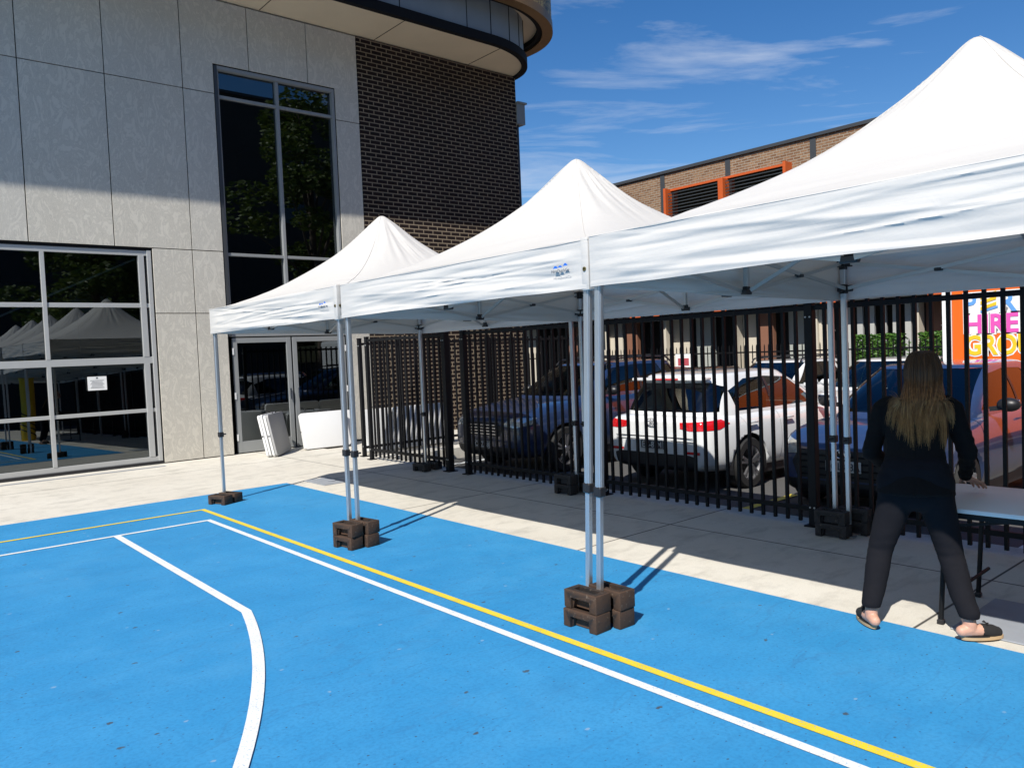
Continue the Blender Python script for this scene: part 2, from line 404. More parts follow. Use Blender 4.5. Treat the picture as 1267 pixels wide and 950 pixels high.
def wm(op, a, b):
    nd = wn('ShaderNodeMath', operation=op)
    for i, v in enumerate((a, b)):
        if isinstance(v, bpy.types.NodeSocket): wt.links.new(v, nd.inputs[i])
        else: nd.inputs[i].default_value = v
    return nd.outputs[0]
tc = wn('ShaderNodeTexCoord'); sp = wn('ShaderNodeSeparateXYZ'); wt.links.new(tc.outputs['Generated'], sp.inputs[0])
den = wm('ADD', wm('MAXIMUM', sp.outputs[2], 0.0), .12)
cb = wn('ShaderNodeCombineXYZ'); wt.links.new(wm('DIVIDE', sp.outputs[0], den), cb.inputs[0]); wt.links.new(wm('DIVIDE', sp.outputs[1], den), cb.inputs[1])
mr_ = wn('ShaderNodeMapping'); wt.links.new(cb.outputs[0], mr_.inputs[0]); mr_.inputs['Rotation'].default_value = (0, 0, R(46))
mp = wn('ShaderNodeMapping'); wt.links.new(mr_.outputs[0], mp.inputs[0]); mp.inputs['Scale'].default_value = (.75, 2.3, 1); mp.inputs['Location'].default_value = (.35, .2, 0)
nz = wn('ShaderNodeTexNoise'); wt.links.new(mp.outputs[0], nz.inputs['Vector']); nz.inputs['Scale'].default_value = 1.15; nz.inputs['Detail'].default_value = 9; nz.inputs['Roughness'].default_value = .6; nz.inputs['Distortion'].default_value = .7
rp = wn('ShaderNodeValToRGB'); wt.links.new(nz.outputs['Fac'], rp.inputs[0])
rp.color_ramp.elements[0].position = .53; rp.color_ramp.elements[0].color = (0, 0, 0, 1); rp.color_ramp.elements[1].position = .80; rp.color_ramp.elements[1].color = (.62, .62, .62, 1)
mxw = wn('ShaderNodeMix', data_type='RGBA'); wt.links.new(rp.outputs[0], mxw.inputs[0]); hs = wn('ShaderNodeHueSaturation'); hs.inputs['Saturation'].default_value = 1.36; hs.inputs['Hue'].default_value = .507; wt.links.new(sky.outputs[0], hs.inputs['Color']); wt.links.new(hs.outputs[0], mxw.inputs[6]); mxw.inputs[7].default_value = (7.5, 7.8, 8.2, 1)
wt.links.new(mxw.outputs[2], bg.inputs['Color']); bg.inputs['Strength'].default_value = .094
S.view_settings.view_transform = 'Standard'; S.view_settings.look = 'None'; S.view_settings.exposure = .32; S.view_settings.gamma = 1
S.render.engine = 'CYCLES'
S.cycles.max_bounces = 8; S.cycles.diffuse_bounces = 2; S.cycles.transparent_max_bounces = 16

# ------------------------------------------------------------------ ground
def ground_all():
    struct(obj('ground', sheet(-600, 600, -600, 600, -.62), M['earth']))
    struct(obj('concrete_apron', box(-30, 6.72, -30, 14.05, -.5, 0), M['apron']))
    bm = bmesh.new()
    rows = [(6.6, -.20), (8.6, -.21), (12, -.26), (18, -.45), (21.5, -.47), (60, -.5)]
    vs = [[bm.verts.new((x, y, z)) for x, z in rows] for y in (-30, 13.9, 60)]
    for a, b in zip(vs, vs[1:]):
        for i in range(len(rows)-1): bm.faces.new((a[i], a[i+1], b[i+1], b[i]))
    struct(obj('car_park', bm, M['asphalt']))
    struct(obj('back_paving', box(6.725, 12.3, 11.2, 14.05, -.5, -.02), M['apron']))
    struct(obj('court', sheet(-30, 4.5, -30, 10.0, .004), M['court']))
    w = .027
    def strip(name, pts, mat, z=.008, w=w):
        bm = bmesh.new(); pts = [Vector((*p, z)) for p in pts]; L = []
        for i, p in enumerate(pts):
            a = (p-pts[i-1]).normalized() if i else None; b = (pts[i+1]-p).normalized() if i < len(pts)-1 else None
            t = ((a or b)+(b or a)).normalized(); n = Vector((-t.y, t.x, 0)); k = w/max(.5, n.dot(Vector((-(a or b).y, (a or b).x, 0))))
            L.append((bm.verts.new(p+n*k), bm.verts.new(p-n*k)))
        for A, B in zip(L, L[1:]): bm.faces.new((A[0], A[1], B[1], B[0]))
        return struct(obj(name, fix(bm), mat))
    strip('yellow_boundary_line', [(-29, 9.0), (3.04, 9.0), (3.04, -29)], M['yellow_line'])
    strip('white_boundary_line', [(-29, 8.34), (2.87, 8.34), (2.87, -29)], M['white_line'])
    arc = [(1.97, 8.3), (1.95, 5.06)]
    # circle through the three measured points of the curved part
    (x1, y1), (x2, y2), (x3, y3) = (1.95, 5.06), (1.63, 4.10), (1.13, 3.10)
    d = 2*(x1*(y2-y3)+x2*(y3-y1)+x3*(y1-y2))
    ux = ((x1*x1+y1*y1)*(y2-y3)+(x2*x2+y2*y2)*(y3-y1)+(x3*x3+y3*y3)*(y1-y2))/d
    uy = ((x1*x1+y1*y1)*(x3-x2)+(x2*x2+y2*y2)*(x1-x3)+(x3*x3+y3*y3)*(x2-x1))/d
    r = math.hypot(x1-ux, y1-uy); a0 = math.atan2(y1-uy, x1-ux)
    for k in range(1, 60): arc.append((ux+r*math.cos(a0-k*.02), uy+r*math.sin(a0-k*.02)))
    strip('white_arc_line', arc, M['white_line'], .012, .032)
    # parking bay lines
    for y in (2.2, 4.9, 7.95, 10.6):
        strip('parking_line', [(7.0, y), (8.58, y)], M['yellow_line' if y in (4.9,) else 'white_line'], -.197, .05)
ground_all()
# steel pit covers let into the paving
def pit(x0, x1, y0, y1, label):
    t = thing('pit_cover', label, 'pit cover', ((x0+x1)/2, (y0+y1)/2, 0))
    hx, hy = (x1-x0)/2, (y1-y0)/2
    obj('plate', box(-hx, hx, -hy, hy, .001, .010, .003), M['steel_plate'], t)
    bm = bmesh.new(); add_lathe(bm, [(0, .0105), (.05, .0105), (.055, .017), (.04, .022), (0, .022)], 20, 'z', (hx*.3, -hy*.2, 0)); obj('lifting_knob', fix(bm), M['steel_plate'], t, True, 30)
pit(4.62, 5.32, .45, 1.72, 'grey steel pit cover set in the concrete under the white table')
pit(4.72, 5.08, 9.35, 9.95, 'small grey pit cover in the concrete past the court corner')

# slot drain along the foot of the glazed wall
dr_ = thing('slot_drain', 'narrow grey slot drain in the concrete along the glazed wall', 'drain', (-2.4, 13.52, 0))
obj('channel', box(-6.4, 6.4, -.05, .05, .001, .004), M['grey_plastic'], dr_)
for k in range(8):
    gb = bmesh.new(); x = -6.4+k*1.6; add_box(gb, x+.01, x+1.59, -.03, .03, .0042, .0065)
    obj('grating', gb, M['steel_plate'], dr_)

# ------------------------------------------------------------------ concrete building
def building():
    t = thing('school_building', 'grey cement panel building with dark brick end and curved overhang', 'building', (0, 0, 0))
    Y = 13.9; g = .007
    bm = bmesh.new()
    def pan(x0, x1, z0, z1): add_box(bm, x0+g, x1-g, Y-.022, Y, z0+g, z1-g, .002)
    xs = [2.32-1.21*k for k in range(9, 0, -1)]+[2.32, 3.53, 4.76]
    for a, b in zip(xs, xs[1:]):
        pan(a, b, 3.62, 6.38); pan(a, b, 6.38, 8.02)
    pan(4.76, 5.30, 3.62, 6.38); add_box(bm, 4.76+g, 5.30-g, Y-.022, Y, 6.38+g, 6.907)
    for a, b, z in ((4.76, 5.95, 6.9), (5.95, 7.1, 6.9), (7.1, 8.18, 6.9)): pan(a, b, z, 8.02)
    bm2 = [(4.10, 4.76), (4.76, 5.30)]
    for a, b in bm2:
        pan(a, b, 0.01, 2.53); pan(a, b, 2.53, 3.62)
    for a, b in ((.01, 2.5), (2.5, 3.6), (3.6, 6.3)): pan(7.66, 8.18, a, b)
    add_box(bm, 7.66+g, 8.18-g, Y-.022, Y, 6.3+g, 6.907)
    obj('cement_panels', bm, M['panel'], t)
    bm = bmesh.new()
    add_box(bm, -9, 5.31, Y+.004, Y+.22, 3.60, 8.02); add_box(bm, 4.09, 5.31, Y+.004, Y+.22, 0, 3.60)
    add_box(bm, 5.31, 7.65, Y+.004, Y+.22, 6.9, 8.02); add_box(bm, 7.65, 8.19, Y+.004, Y+.22, 0, 8.02)
    obj('wall_backing', bm, M['lip'], t)
    obj('brick_wall', box(8.19, 12.37, Y-.03, 30, -.5, 8.02), M['brick_dark'], t)
    # dark rooms behind the glass
    bm = bmesh.new()
    for x0, x1, z1 in ((-9, 4.3, 3.6), (4.4, 8.18, 6.95)):
        for q in ((x0, x1, Y+6, Y+6.1, 0, z1), (x0, x0+.1, Y+.23, Y+6, 0, z1), (x1-.1, x1, Y+.23, Y+6, 0, z1), (x0, x1, Y+.23, Y+6, z1, z1+.05), (x0, x1, Y+.16, Y+6, -.06, -.01)): add_box(bm, *q)
    obj('room_lining', bm, M['black_dark'], t)
    # overhang outline in plan: straight front, rounded corner, return
    def outline(y0, xr, rx, ry, yend=30, x0=-9):
        pts = [(x0, y0)]; cx, cy = xr-rx, y0+ry
        for k in range(25):
            a = -PI/2+PI/2*k/24; pts.append((cx+rx*math.cos(a), cy+ry*math.sin(a)))
        pts.append((xr, yend)); return pts
    def slab(bm, o, z0, z1):
        pts = o+[(o[0][0], o[-1][1])]
        A = [bm.verts.new((*p, z0)) for p in pts]; B = [bm.verts.new((*p, z1)) for p in pts]; n = len(pts)
        for i in range(n): bm.faces.new((A[i], A[(i+1) % n], B[(i+1) % n], B[i]))
        bm.faces.new(A[::-1]); bm.faces.new(B)
    def band(bm, o1, o2, z0, z1):
        """closed ring strip between two outlines"""
        n = len(o1)
        for lst, flip in ((o1, 0), (o2, 1)):
            pass
        A = [bm.verts.new((*p, z0)) for p in o1]; B = [bm.verts.new((*p, z1)) for p in o1]
        C = [bm.verts.new((*p, z0)) for p in o2]; D = [bm.verts.new((*p, z1)) for p in o2]
        for i in range(n-1):
            bm.faces.new((A[i], A[i+1], B[i+1], B[i])); bm.faces.new((C[i+1], C[i], D[i], D[i+1]))
            bm.faces.new((B[i], B[i+1], D[i+1], D[i])); bm.faces.new((A[i+1], A[i], C[i], C[i+1]))
    o_in = outline(12.66, 12.33, 1.72, 1.35); o_lip = outline(12.54, 12.45, 1.8, 1.44); o_fas = outline(12.60, 12.39, 1.76, 1.4)
    bm = bmesh.new(); slab(bm, o_in, 8.04, 8.2); obj('soffit', fix(bm), M['soffit'], t)
    for x in (-1.0, 1.4, 3.8, 6.2, 8.6, 11): obj('soffit_joint', box(x, x+.012, 12.7, Y-.03, 8.034, 8.05), M['lip'], t)
    bm = bmesh.new(); band(bm, o_lip, o_in, 7.99, 8.17); obj('overhang_lip', fix(bm), M['lip'], t)
    bm = bmesh.new(); slab(bm, o_fas, 8.19, 11.2); fa = obj('fascia', fix(bm), M['fascia'], t, True, 25)
    # cladding seams on the fascia
    for x in (2.0, 4.2, 6.4, 8.4, 10.0): obj('fascia_seam', box(x, x+.014, 12.594, 12.60, 8.19, 9.4), M['lip'], fa)
    cx, cy = 12.39-1.76, 12.6+1.4
    for k in (0, 5, 9, 13, 17, 21):
        bm = bmesh.new(); a = -PI/2+PI/2*k/24; p = Vector((cx+1.762*math.cos(a), cy+1.402*math.sin(a), 0)); add_bar(bm, (p.x, p.y, 8.19), (p.x, p.y, 9.4), .014, .014); obj('fascia_seam', bm, M['lip'], fa)
    g_out = outline(12.16, 13.22, 2.35, 1.95); g_in = outline(12.40, 12.98, 2.1, 1.72); g_in2 = outline(12.52, 12.86, 2.0, 1.6)
    bm = bmesh.new(); band(bm, g_out, g_in, 8.80, 8.98); obj('screen_rim', fix(bm), M['bronze'], t, True, 25)
    bm = bmesh.new(); band(bm, outline(12.18, 13.20, 2.33, 1.93), g_in, 8.98, 11.4); obj('gold_screen', fix(bm), M['gold'], t, True, 25)
    bm = bmesh.new(); band(bm, g_in, g_in2, 8.84, 8.96); obj('inner_louvre', fix(bm), M['lip'], t)
    bm = bmesh.new(); band(bm, g_in2, outline(12.602, 12.392, 1.762, 1.402), 8.95, 9.0); obj('upper_soffit', fix(bm), M['soffit'], t)
    # --- glazed garage wall
    gw = obj('garage_door', None or box(4.02, 4.085, Y+.0, Y+.14, .05, 3.58, .004), M['alu'], t)
    bm = bmesh.new()
    X0 = -8.8
    for z0, z1, y0 in ((3.49, 3.575, .02), (2.63, 2.70, .03), (1.70, 1.81, .02), (.885, .945, .03), (.05, .13, .02)): add_box(bm, X0, 4.02, Y+y0, Y+y0+.08, z0, z1, .003)
    for x in (3.93, 2.49, 1.05, -.4, -1.85, -3.3, -4.7):
        w = .045 if x > 3 else .03
        add_box(bm, x-w, x+w, Y+.015, Y+.105, .13, 1.70, .003); add_box(bm, x-w, x+w, Y+.015, Y+.105, 1.81, 3.49, .003)
    obj('frame', bm, M['alu'], gw)
    obj('top_track', box(X0, 4.09, Y+.004, Y+.16, 3.582, 3.60), M['lip'], gw)
    obj('sill', box(X0, 4.09, Y-.012, Y+.2, 0, .049, .002), M['black_dark'], gw)
    rowsz = [(.11, .90, 1.15), (.93, 1.72, 1.15), (1.79, 2.65, 0), (2.68, 3.51, 0)]
    cols = [-8.8, -6.15, -4.7, -3.3, -1.85, -.4, 1.05, 2.49, 3.93]
    for z0, z1, tilt in rowsz:
        for a, b in zip(cols, cols[1:]):
            tt = tilt+rnd.uniform(-.08, .08); zm = (z0+z1)/2; tn = math.tan(R(tt))*(z1-z0)/2; yc = Y+.062; sk = rnd.uniform(-.002, .002)
            bm = bmesh.new(); v = [bm.verts.new(p) for p in ((a, yc-tn-sk, z0), (b, yc-tn+sk, z0), (b, yc+tn+sk, z1), (a, yc+tn-sk, z1))]; bm.faces.new(v)
            obj('pane', bm, M['clear_glass'] if z0 > 1.75 else M['glass'], gw)
    bm = bmesh.new(); add_bar(bm, (1.0, Y+.14, 2.06), (3.86, Y+.14, 3.44), .045, .03); obj('diagonal_bar', bm, M['white_plastic'], gw)  # white diagonal bar added just behind the upper panes
    # --- tall window and double door
    wn_ = obj('tall_window', box(5.31, 5.37, Y-.012, Y+.15, 2.12, 6.885, .003), M['dark_frame'], t)
    bm = bmesh.new()
    add_box(bm, 5.372, 7.648, Y-.01, Y+.13, 6.82, 6.885, .003)
    for z in (6.36, 3.585, 2.14):
        add_box(bm, 5.372, 7.60, Y+.03, Y+.12, z-.026, z+.026, .003)
    add_box(bm, 6.455, 6.515, Y+.02, Y+.14, 2.175, 6.818, .003); add_box(bm, 7.60, 7.648, Y-.008, Y+.14, 2.105, 6.818, .003); add_box(bm, 5.373, 5.40, Y+.02, Y+.13, 2.175, 6.818, .002)
    obj('frame', bm, M['grey_frame'], wn_)
    for z0, z1 in ((2.16, 3.56), (3.61, 6.34), (6.38, 6.83)):
        for a, b in ((5.39, 6.45), (6.51, 7.61)):
            bm = bmesh.new(); s = rnd.uniform(-.002, .002); v = [bm.verts.new(p) for p in ((a, Y+.085-s, z0), (b, Y+.085+s, z0), (b, Y+.085+s, z1), (a, Y+.085-s, z1))]; bm.faces.new(v); obj('pane', bm, M['glass'], wn_)
    for a, b, hx in ((5.39, 6.50, 6.44), (6.535, 7.64, 6.60)):
        d = bmesh.new(); st = .085
        add_box(d, a, a+st, Y+.03, Y+.085, .02, 2.09, .003); add_box(d, b-st, b, Y+.03, Y+.085, .02, 2.09, .003)
        add_box(d, a+st, b-st, Y+.032, Y+.083, 2.0, 2.09, .002); add_box(d, a+st, b-st, Y+.032, Y+.083, .02, .22, .002)
        dd = obj('door', d, M['grey_frame'], t)
        bm = sheet(a+st-.01, b-st+.01, 0, 1, 0); bm.clear(); v = [bm.verts.new(p) for p in ((a+st, Y+.06, .21), (b-st, Y+.06, .21), (b-st, Y+.06, 2.01), (a+st, Y+.06, 2.01))]; bm.faces.new(v); obj('pane', bm, M['glass'], dd)
        obj('kick_panel', box(a+st, b-st, Y+.064, Y+.075, .22, .74), M['olive'], dd)
        h = bmesh.new(); add_bar(h, (hx, Y+.0, .93), (hx, Y+.0, 1.13), .02, .02); add_bar(h, (hx, Y+.0, .95), (hx, Y+.04, .95), .015, .015); add_bar(h, (hx, Y+.0, 1.11), (hx, Y+.04, 1.11), .015, .015)
        obj('handle', h, M['chrome'], dd)
        for hz in (.3, 1.05, 1.85):
            xx = a-.012 if a < 6 else b-.01
            obj('hinge', box(xx, xx+.03, Y+.018, Y+.029, hz-.06, hz+.06, .002), M['white_plastic'], dd)
    # rainwater head on the far end of the brick wall
    rb = bmesh.new(); add_box(rb, 12.374, 12.62, 13.84, 14.1, 6.95, 7.42, .004); add_box(rb, 12.374, 12.66, 13.80, 14.14, 7.42, 7.46, .004)
    rw = obj('rainwater_head', rb, M['fascia'], t)
    pb = bmesh.new(); add_tube(pb, [(12.47, 13.98, 6.95), (12.47, 13.98, .1)], .045, 12); obj('downpipe', pb, M['dark_frame'], rw, True, 40)
building()
nb = box(3.01, 3.29, 13.902, 13.904, 1.30, 1.52); no = tag(obj('notice', nb, M['paper']), 'white paper notice with small print taped to the lower garage glass', 'notice')
bm = bmesh.new()
for k in range(7):
    w = .10-(k % 3)*.012; add_box(bm, 3.15-w, 3.15+w, 13.9005, 13.9015, 1.335+k*.02, 1.341+k*.02)
add_box(bm, 3.135, 3.165, 13.9005, 13.9015, 1.485, 1.507)
obj('printed_text', bm, M['ink'], no)

# ------------------------------------------------------------------ gazebos
SPAN = 2.94
def canopy_mesh(seed, pk=(0, 0)):
    """cloth of one gazebo, centred, eave 2.29, valance to 2.0"""
    bm = bmesh.new(); N = 120; h = 1.49; rise = 1.03
    sd = Vector((seed*13.7, seed*5.1, seed*3.3)); G = []
    def wr(x, y, z=0.0): return noise.noise(Vector((x, y, z))+sd)
    for j in range(N+1):
        row = []
        for i in range(N+1):
            # denser sampling near the centre
            u = (2*i/N-1); v = (2*j/N-1); u = u*(.55+.45*abs(u)); v = v*(.55+.45*abs(v))
            m = max(abs(u), abs(v)); n = 2.1+9*m*m
            s = min(1, (abs(u)**n+abs(v)**n)**(1/n)) if m > 1e-6 else 0
            if m > .999: s = 1
            q = math.sqrt(s*s+.0012)-.0012*(1-s)
            q = min(q, 1)
            z = 2.29+rise*(.4*(1-q)+.6*(1-q)**2)
            a = math.atan2(v, u)
            # folds fanning from the peak, soft ripples in the panels
            env = max(0, min(1, (s-.05)/.10))*max(0, 1-s/.62)
            z += .030*env*wr(math.cos(a)*9+s*1.6, math.sin(a)*9, s*2.0)+.013*env*wr(math.cos(a)*24, math.sin(a)*24, s*7)
            z += .016*(1-s)*min(1, s*5)*wr(u*3.1, v*3.1, 4)
            e2 = max(0, 1-abs(s-.86)/.16)
            z += .012*e2*wr((u if abs(v) > abs(u) else v)*3, s*16, 9)
            row.append(bm.verts.new((u*h+pk[0]*(1-s)**1.5, v*h+pk[1]*(1-s)**1.5, z)))
        G.append(row)
    for j in range(N):
        for i in range(N): bm.faces.new((G[j][i], G[j][i+1], G[j+1][i+1], G[j+1][i]))
    # valances
    K = 40
    rg = random.Random(seed*31)
    sides = [([G[0][i] for i in range(N+1)], (0, -1)), ([G[j][N] for j in range(N+1)], (1, 0)), ([G[N][N-i] for i in range(N+1)], (0, 1)), ([G[N-j][0] for j in range(N+1)], (-1, 0))]
    first = None; prev_last = None; cols_start = None
    for si, (edge, nrm) in enumerate(sides):
        rows = [edge]; nx, ny = nrm
        creases = [(rg.uniform(.02, 1.0), rg.uniform(-.55, .55), rg.uniform(-.8, .8), rg.choice((rg.uniform(.018, .04), rg.uniform(.05, .11))), rg.uniform(.002, .0065)*rg.choice((1, 1, -1)), rg.uniform(.0, 1), rg.uniform(.12, .5)) for _ in range(26)]
        for k in range(1, K+1):
            t = k/K; r = []
            for i, ev in enumerate(edge):
                p = ev.co; c = i/N; al = p.x if nx == 0 else p.y
                ce = min(1, min(c, 1-c)*14)
                d = .013*ce*math.sin(min(1, t*1.5)*PI/2)*(wr(al*.9+t*1.1, t*3.4+al*.35, si*7+2)*1.35+.55*wr(al*2.6-t*1.2, t*6.5, si*7+5))
                d += .012*t*ce+(.0022 if t > .91 else 0)
                for t0, sl_, cv, wd, am, c0, cw in creases:
                    q_ = (t-t0-sl_*(c-.5)-cv*(c-.5)**2-.05*wr(al*1.3, t0*9, 3))/wd
                    if abs(q_) < 3: d += am*ce*math.exp(-q_*q_)*math.exp(-((c-c0)/cw)**2)*(1.2-.5*q_)
                # folds pulled out of the corners
                ed = min(c, 1-c); d += .006*math.exp(-ed*9)*ce*math.sin((t*4.2+ed*14*(1 if c < .5 else -1)+si)*2.2)
                zb = 2.29-((.335 if nx > 0 else .29+.045*(c if nx == 0 and ny < 0 else (1-c)) if nx == 0 else .29)+.008*wr(al*1.7, 3, si)*ce)*t
                r.append(bm.verts.new((p.x+nx*d, p.y+ny*d, zb)))
            rows.append(r)
        for A, B in zip(rows, rows[1:]):
            for i in range(N): bm.faces.new((A[i], A[i+1], B[i+1], B[i]))
        # hem
    bmesh.ops.remove_doubles(bm, verts=[v for v in bm.verts if abs(abs(v.co.x)-h) < .002 and abs(abs(v.co.y)-h) < .002], dist=.0015)
    # stitched seams along the four hips and round the eave
    for a, b in ((G[0][0], G[N][N]), ): pass
    for line in ([G[i][i].co.copy() for i in range(0, N+1)], [G[i][N-i].co.copy() for i in range(0, N+1)]):
        pts = [p+Vector((0, 0, .0015)) for p in line]; add_tube(bm, pts, .0035, 5)
    for ring in (2.285,):
        hh = h+.002; add_tube(bm, [(-hh, -hh, ring), (hh, -hh, ring), (hh, hh, ring), (-hh, hh, ring), (-hh, -hh, ring)], .0018, 5)
    return mesh_from('canopy', fix(bm), M['canvas'], True, 55)

LEG = 1.452
def make_leg(sx, sy, t):
    x, y = sx*LEG, sy*LEG
    b = bmesh.new(); w = .0205
    # extruded profile with grooves
    for p in ((-w, w), ): pass
    add_box(b, x-w, x+w, y-w, y+w, .80, 2.24, .004)
    for dx, dy in ((1, 0), (-1, 0), (0, 1), (0, -1)):
        cx, cy = x+dx*(w+.001), y+dy*(w+.001); a = .0018+.0065*abs(dy); c = .0018+.0065*abs(dx)
        add_box(b, cx-a, cx+a, cy-c, cy+c, .82, 2.0)
    lg = obj('leg', b, M['alu_pole'], t)
    obj('inner_leg', box(x-.0165, x+.0165, y-.0165, y+.0165, .012, .80, .003), M['alu_pole'], lg)
    bm = bmesh.new(); add_box(bm, x-.028, x+.028, y-.028, y+.028, .775, .835, .006)
    add_tube(bm, [(x-sx*.028, y, .805), (x-sx*.055, y, .805)], .007, 8); add_tube(bm, [(x-sx*.055, y-.012, .812), (x-sx*.06, y, .803), (x-sx*.055, y+.012, .812)], .005, 6)
    obj('height_lock', bm, M['black_plastic'], lg)
    obj('foot', box(x-.045, x+.045, y-.045, y+.045, .004, .012, .002), M['alu_bar'], lg)
    bm = bmesh.new(); add_box(bm, x-.025, x+.025, y-.025, y+.025, 2.20, 2.28, .005)
    add_box(bm, x-sx*.05-.02, x-sx*.05+.02, y-.02, y+.02, 2.22, 2.27, .003); add_box(bm, x-.02, x+.02, y-sy*.05-.02, y-sy*.05+.02, 2.22, 2.27, .003)
    obj('top_bracket', bm, M['black_plastic'], lg)
    bm = bmesh.new(); add_box(bm, x-.026, x+.026, y-.026, y+.026, 2.005, 2.08, .005)
    add_box(bm, x-sx*.05-.022, x-sx*.05+.022, y-.02, y+.02, 2.02, 2.07, .003); add_box(bm, x-.02, x+.02, y-sy*.05-.022, y-sy*.05+.022, 2.02, 2.07, .003)
    obj('slider', bm, M['black_plastic'], lg)
def make_gazebo():
    t = thing('gazebo', '', 'gazebo')
    for sx in (-1, 1):
        for sy in (-1, 1): make_leg(sx, sy, t)
    L = LEG; a = .06
    for ax in (0, 1):
        for s in (-1, 1):
            P = (lambda c, z, o=0: (c, s*(L-.012-o), z)) if ax == 0 else (lambda c, z, o=0: (s*(L-.012-o), c, z))
            for h in (-1, 1):
                for z0, z1, o in ((2.245, 1.995, .0), (2.045, 2.225, .03)):
                    bm = bmesh.new(); add_bar(bm, P(h*(L-a), z0, o), P(h*.03, z1, o), .014, .026); obj('truss_bar', bm, M['alu_bar'], t)
                bm = bmesh.new(); p = Vector(P(h*(L-a+.03)/2, 2.125, .015)); add_box(bm, p.x-.026, p.x+.026, p.y-.026, p.y+.026, p.z-.012, p.z+.012, .004); obj('pivot', bm, M['black_plastic'], t)
            for z in (1.99, 2.225):
                p = Vector(P(0, z, .015)); bm = bmesh.new()
                add_box(bm, p.x-.042+.022*(ax), p.x+.042-.022*(ax), p.y-.020-.022*ax, p.y+.020+.022*ax, z-.017, z+.017, .005)
                add_box(bm, p.x-.02, p.x+.02, p.y-.02, p.y+.02, z+.017, z+.04, .004); obj('truss_joint', bm, M['black_plastic'], t)
            bm = bmesh.new(); add_box(bm, *( (-.016, .016, s*(L-.03)-.016, s*(L-.03)+.016) if ax == 0 else (s*(L-.03)-.016, s*(L-.03)+.016, -.016, .016)), 2.01, 2.21, .002)
            obj('truss_post', bm, M['alu_bar'], t)
            # inner scissor toward the peak pole
            for z0, z1 in ((2.22, 2.36), (2.0, 2.62)):
                bm = bmesh.new(); p0 = P(0, z0, .05); p1 = P(0, z1, L-.06); add_bar(bm, p0, p1, .014, .024); obj('truss_bar', bm, M['alu_bar'], t)
    bm = bmesh.new(); add_tube(bm, [(0, 0, 2.34), (0, 0, 3.12)], .019, 12); add_lathe(bm, [(0, 3.12), (.05, 3.12), (.06, 3.13), (.05, 3.15), (0, 3.16)], 16, 'z'); pp = obj('peak_pole', fix(bm), M['alu_bar'], t, True, 40)
    for z in (2.36, 2.62): obj('hub', box(-.06, .06, -.06, .06, z-.025, z+.025, .008), M['black_plastic'], pp)
    return t
def sleeve(t, sx, sy):
    """cloth corner sleeve with eyelets, standing off the valance corner"""
    x, y = sx*1.462, sy*1.462
    b = bmesh.new(); w = .031
    add_box(b, x-w, x+w, y-w, y+w, 1.99, 2.302, .008, 2)
    so_ = obj('corner_sleeve', b, M['canvas'], t, True, 40)
    for dx, dy in ((sx, 0), (0, sy)):
        b = bmesh.new(); c = (x+dx*(w+.002), y+dy*(w+.002), 2.115)
        add_lathe(b, [(.006, -.003), (.013, -.003), (.013, .004), (.006, .004), (.006, -.003)], 14, 'x' if dx else 'y', c); obj('eyelet', fix(b), M['brass'], so_)
        b = bmesh.new(); add_lathe(b, [(0, .001), (.0065, .001), (.0065, -.001)], 12, 'x' if dx else 'y', c); obj('eyelet_hole', fix(b), M['black_plastic'], so_)
TX, TYS = 4.86, (1.64, 4.69, 7.81, -1.42, -4.49)
TL = ['white pop-up gazebo nearest the camera, over the woman and table', 'white pop-up gazebo in the middle of the row, in front of the car park fence',
      'white pop-up gazebo farthest along the row, by the grey building door', 'white pop-up gazebo standing behind the camera, seen only reflected in the garage glass', 'white pop-up gazebo last in the row behind the camera, seen only in reflection']
PK = [(.06, -.03), (.04, .06), (0, .05), (0, .05), (.02, 0)]
def text_mesh(s, size, ext=.001, off=0.0, sx=1.0, align='CENTER'):
    cu = bpy.data.curves.new('lettering', 'FONT'); cu.body = s; cu.size = size; cu.extrude = ext; cu.offset = off; cu.align_x = align; cu.resolution_u = 3
    o = bpy.data.objects.new('lettering', cu); COL.objects.link(o)
    bpy.context.view_layer.update()
    dg = bpy.context.evaluated_depsgraph_get(); me = bpy.data.meshes.new_from_object(o.evaluated_get(dg)); remove(o)
    bm = bmesh.new(); bm.from_mesh(me); bpy.data.meshes.remove(me)
    bmesh.ops.scale(bm, vec=(sx, 1, 1), verts=bm.verts[:]); return bm
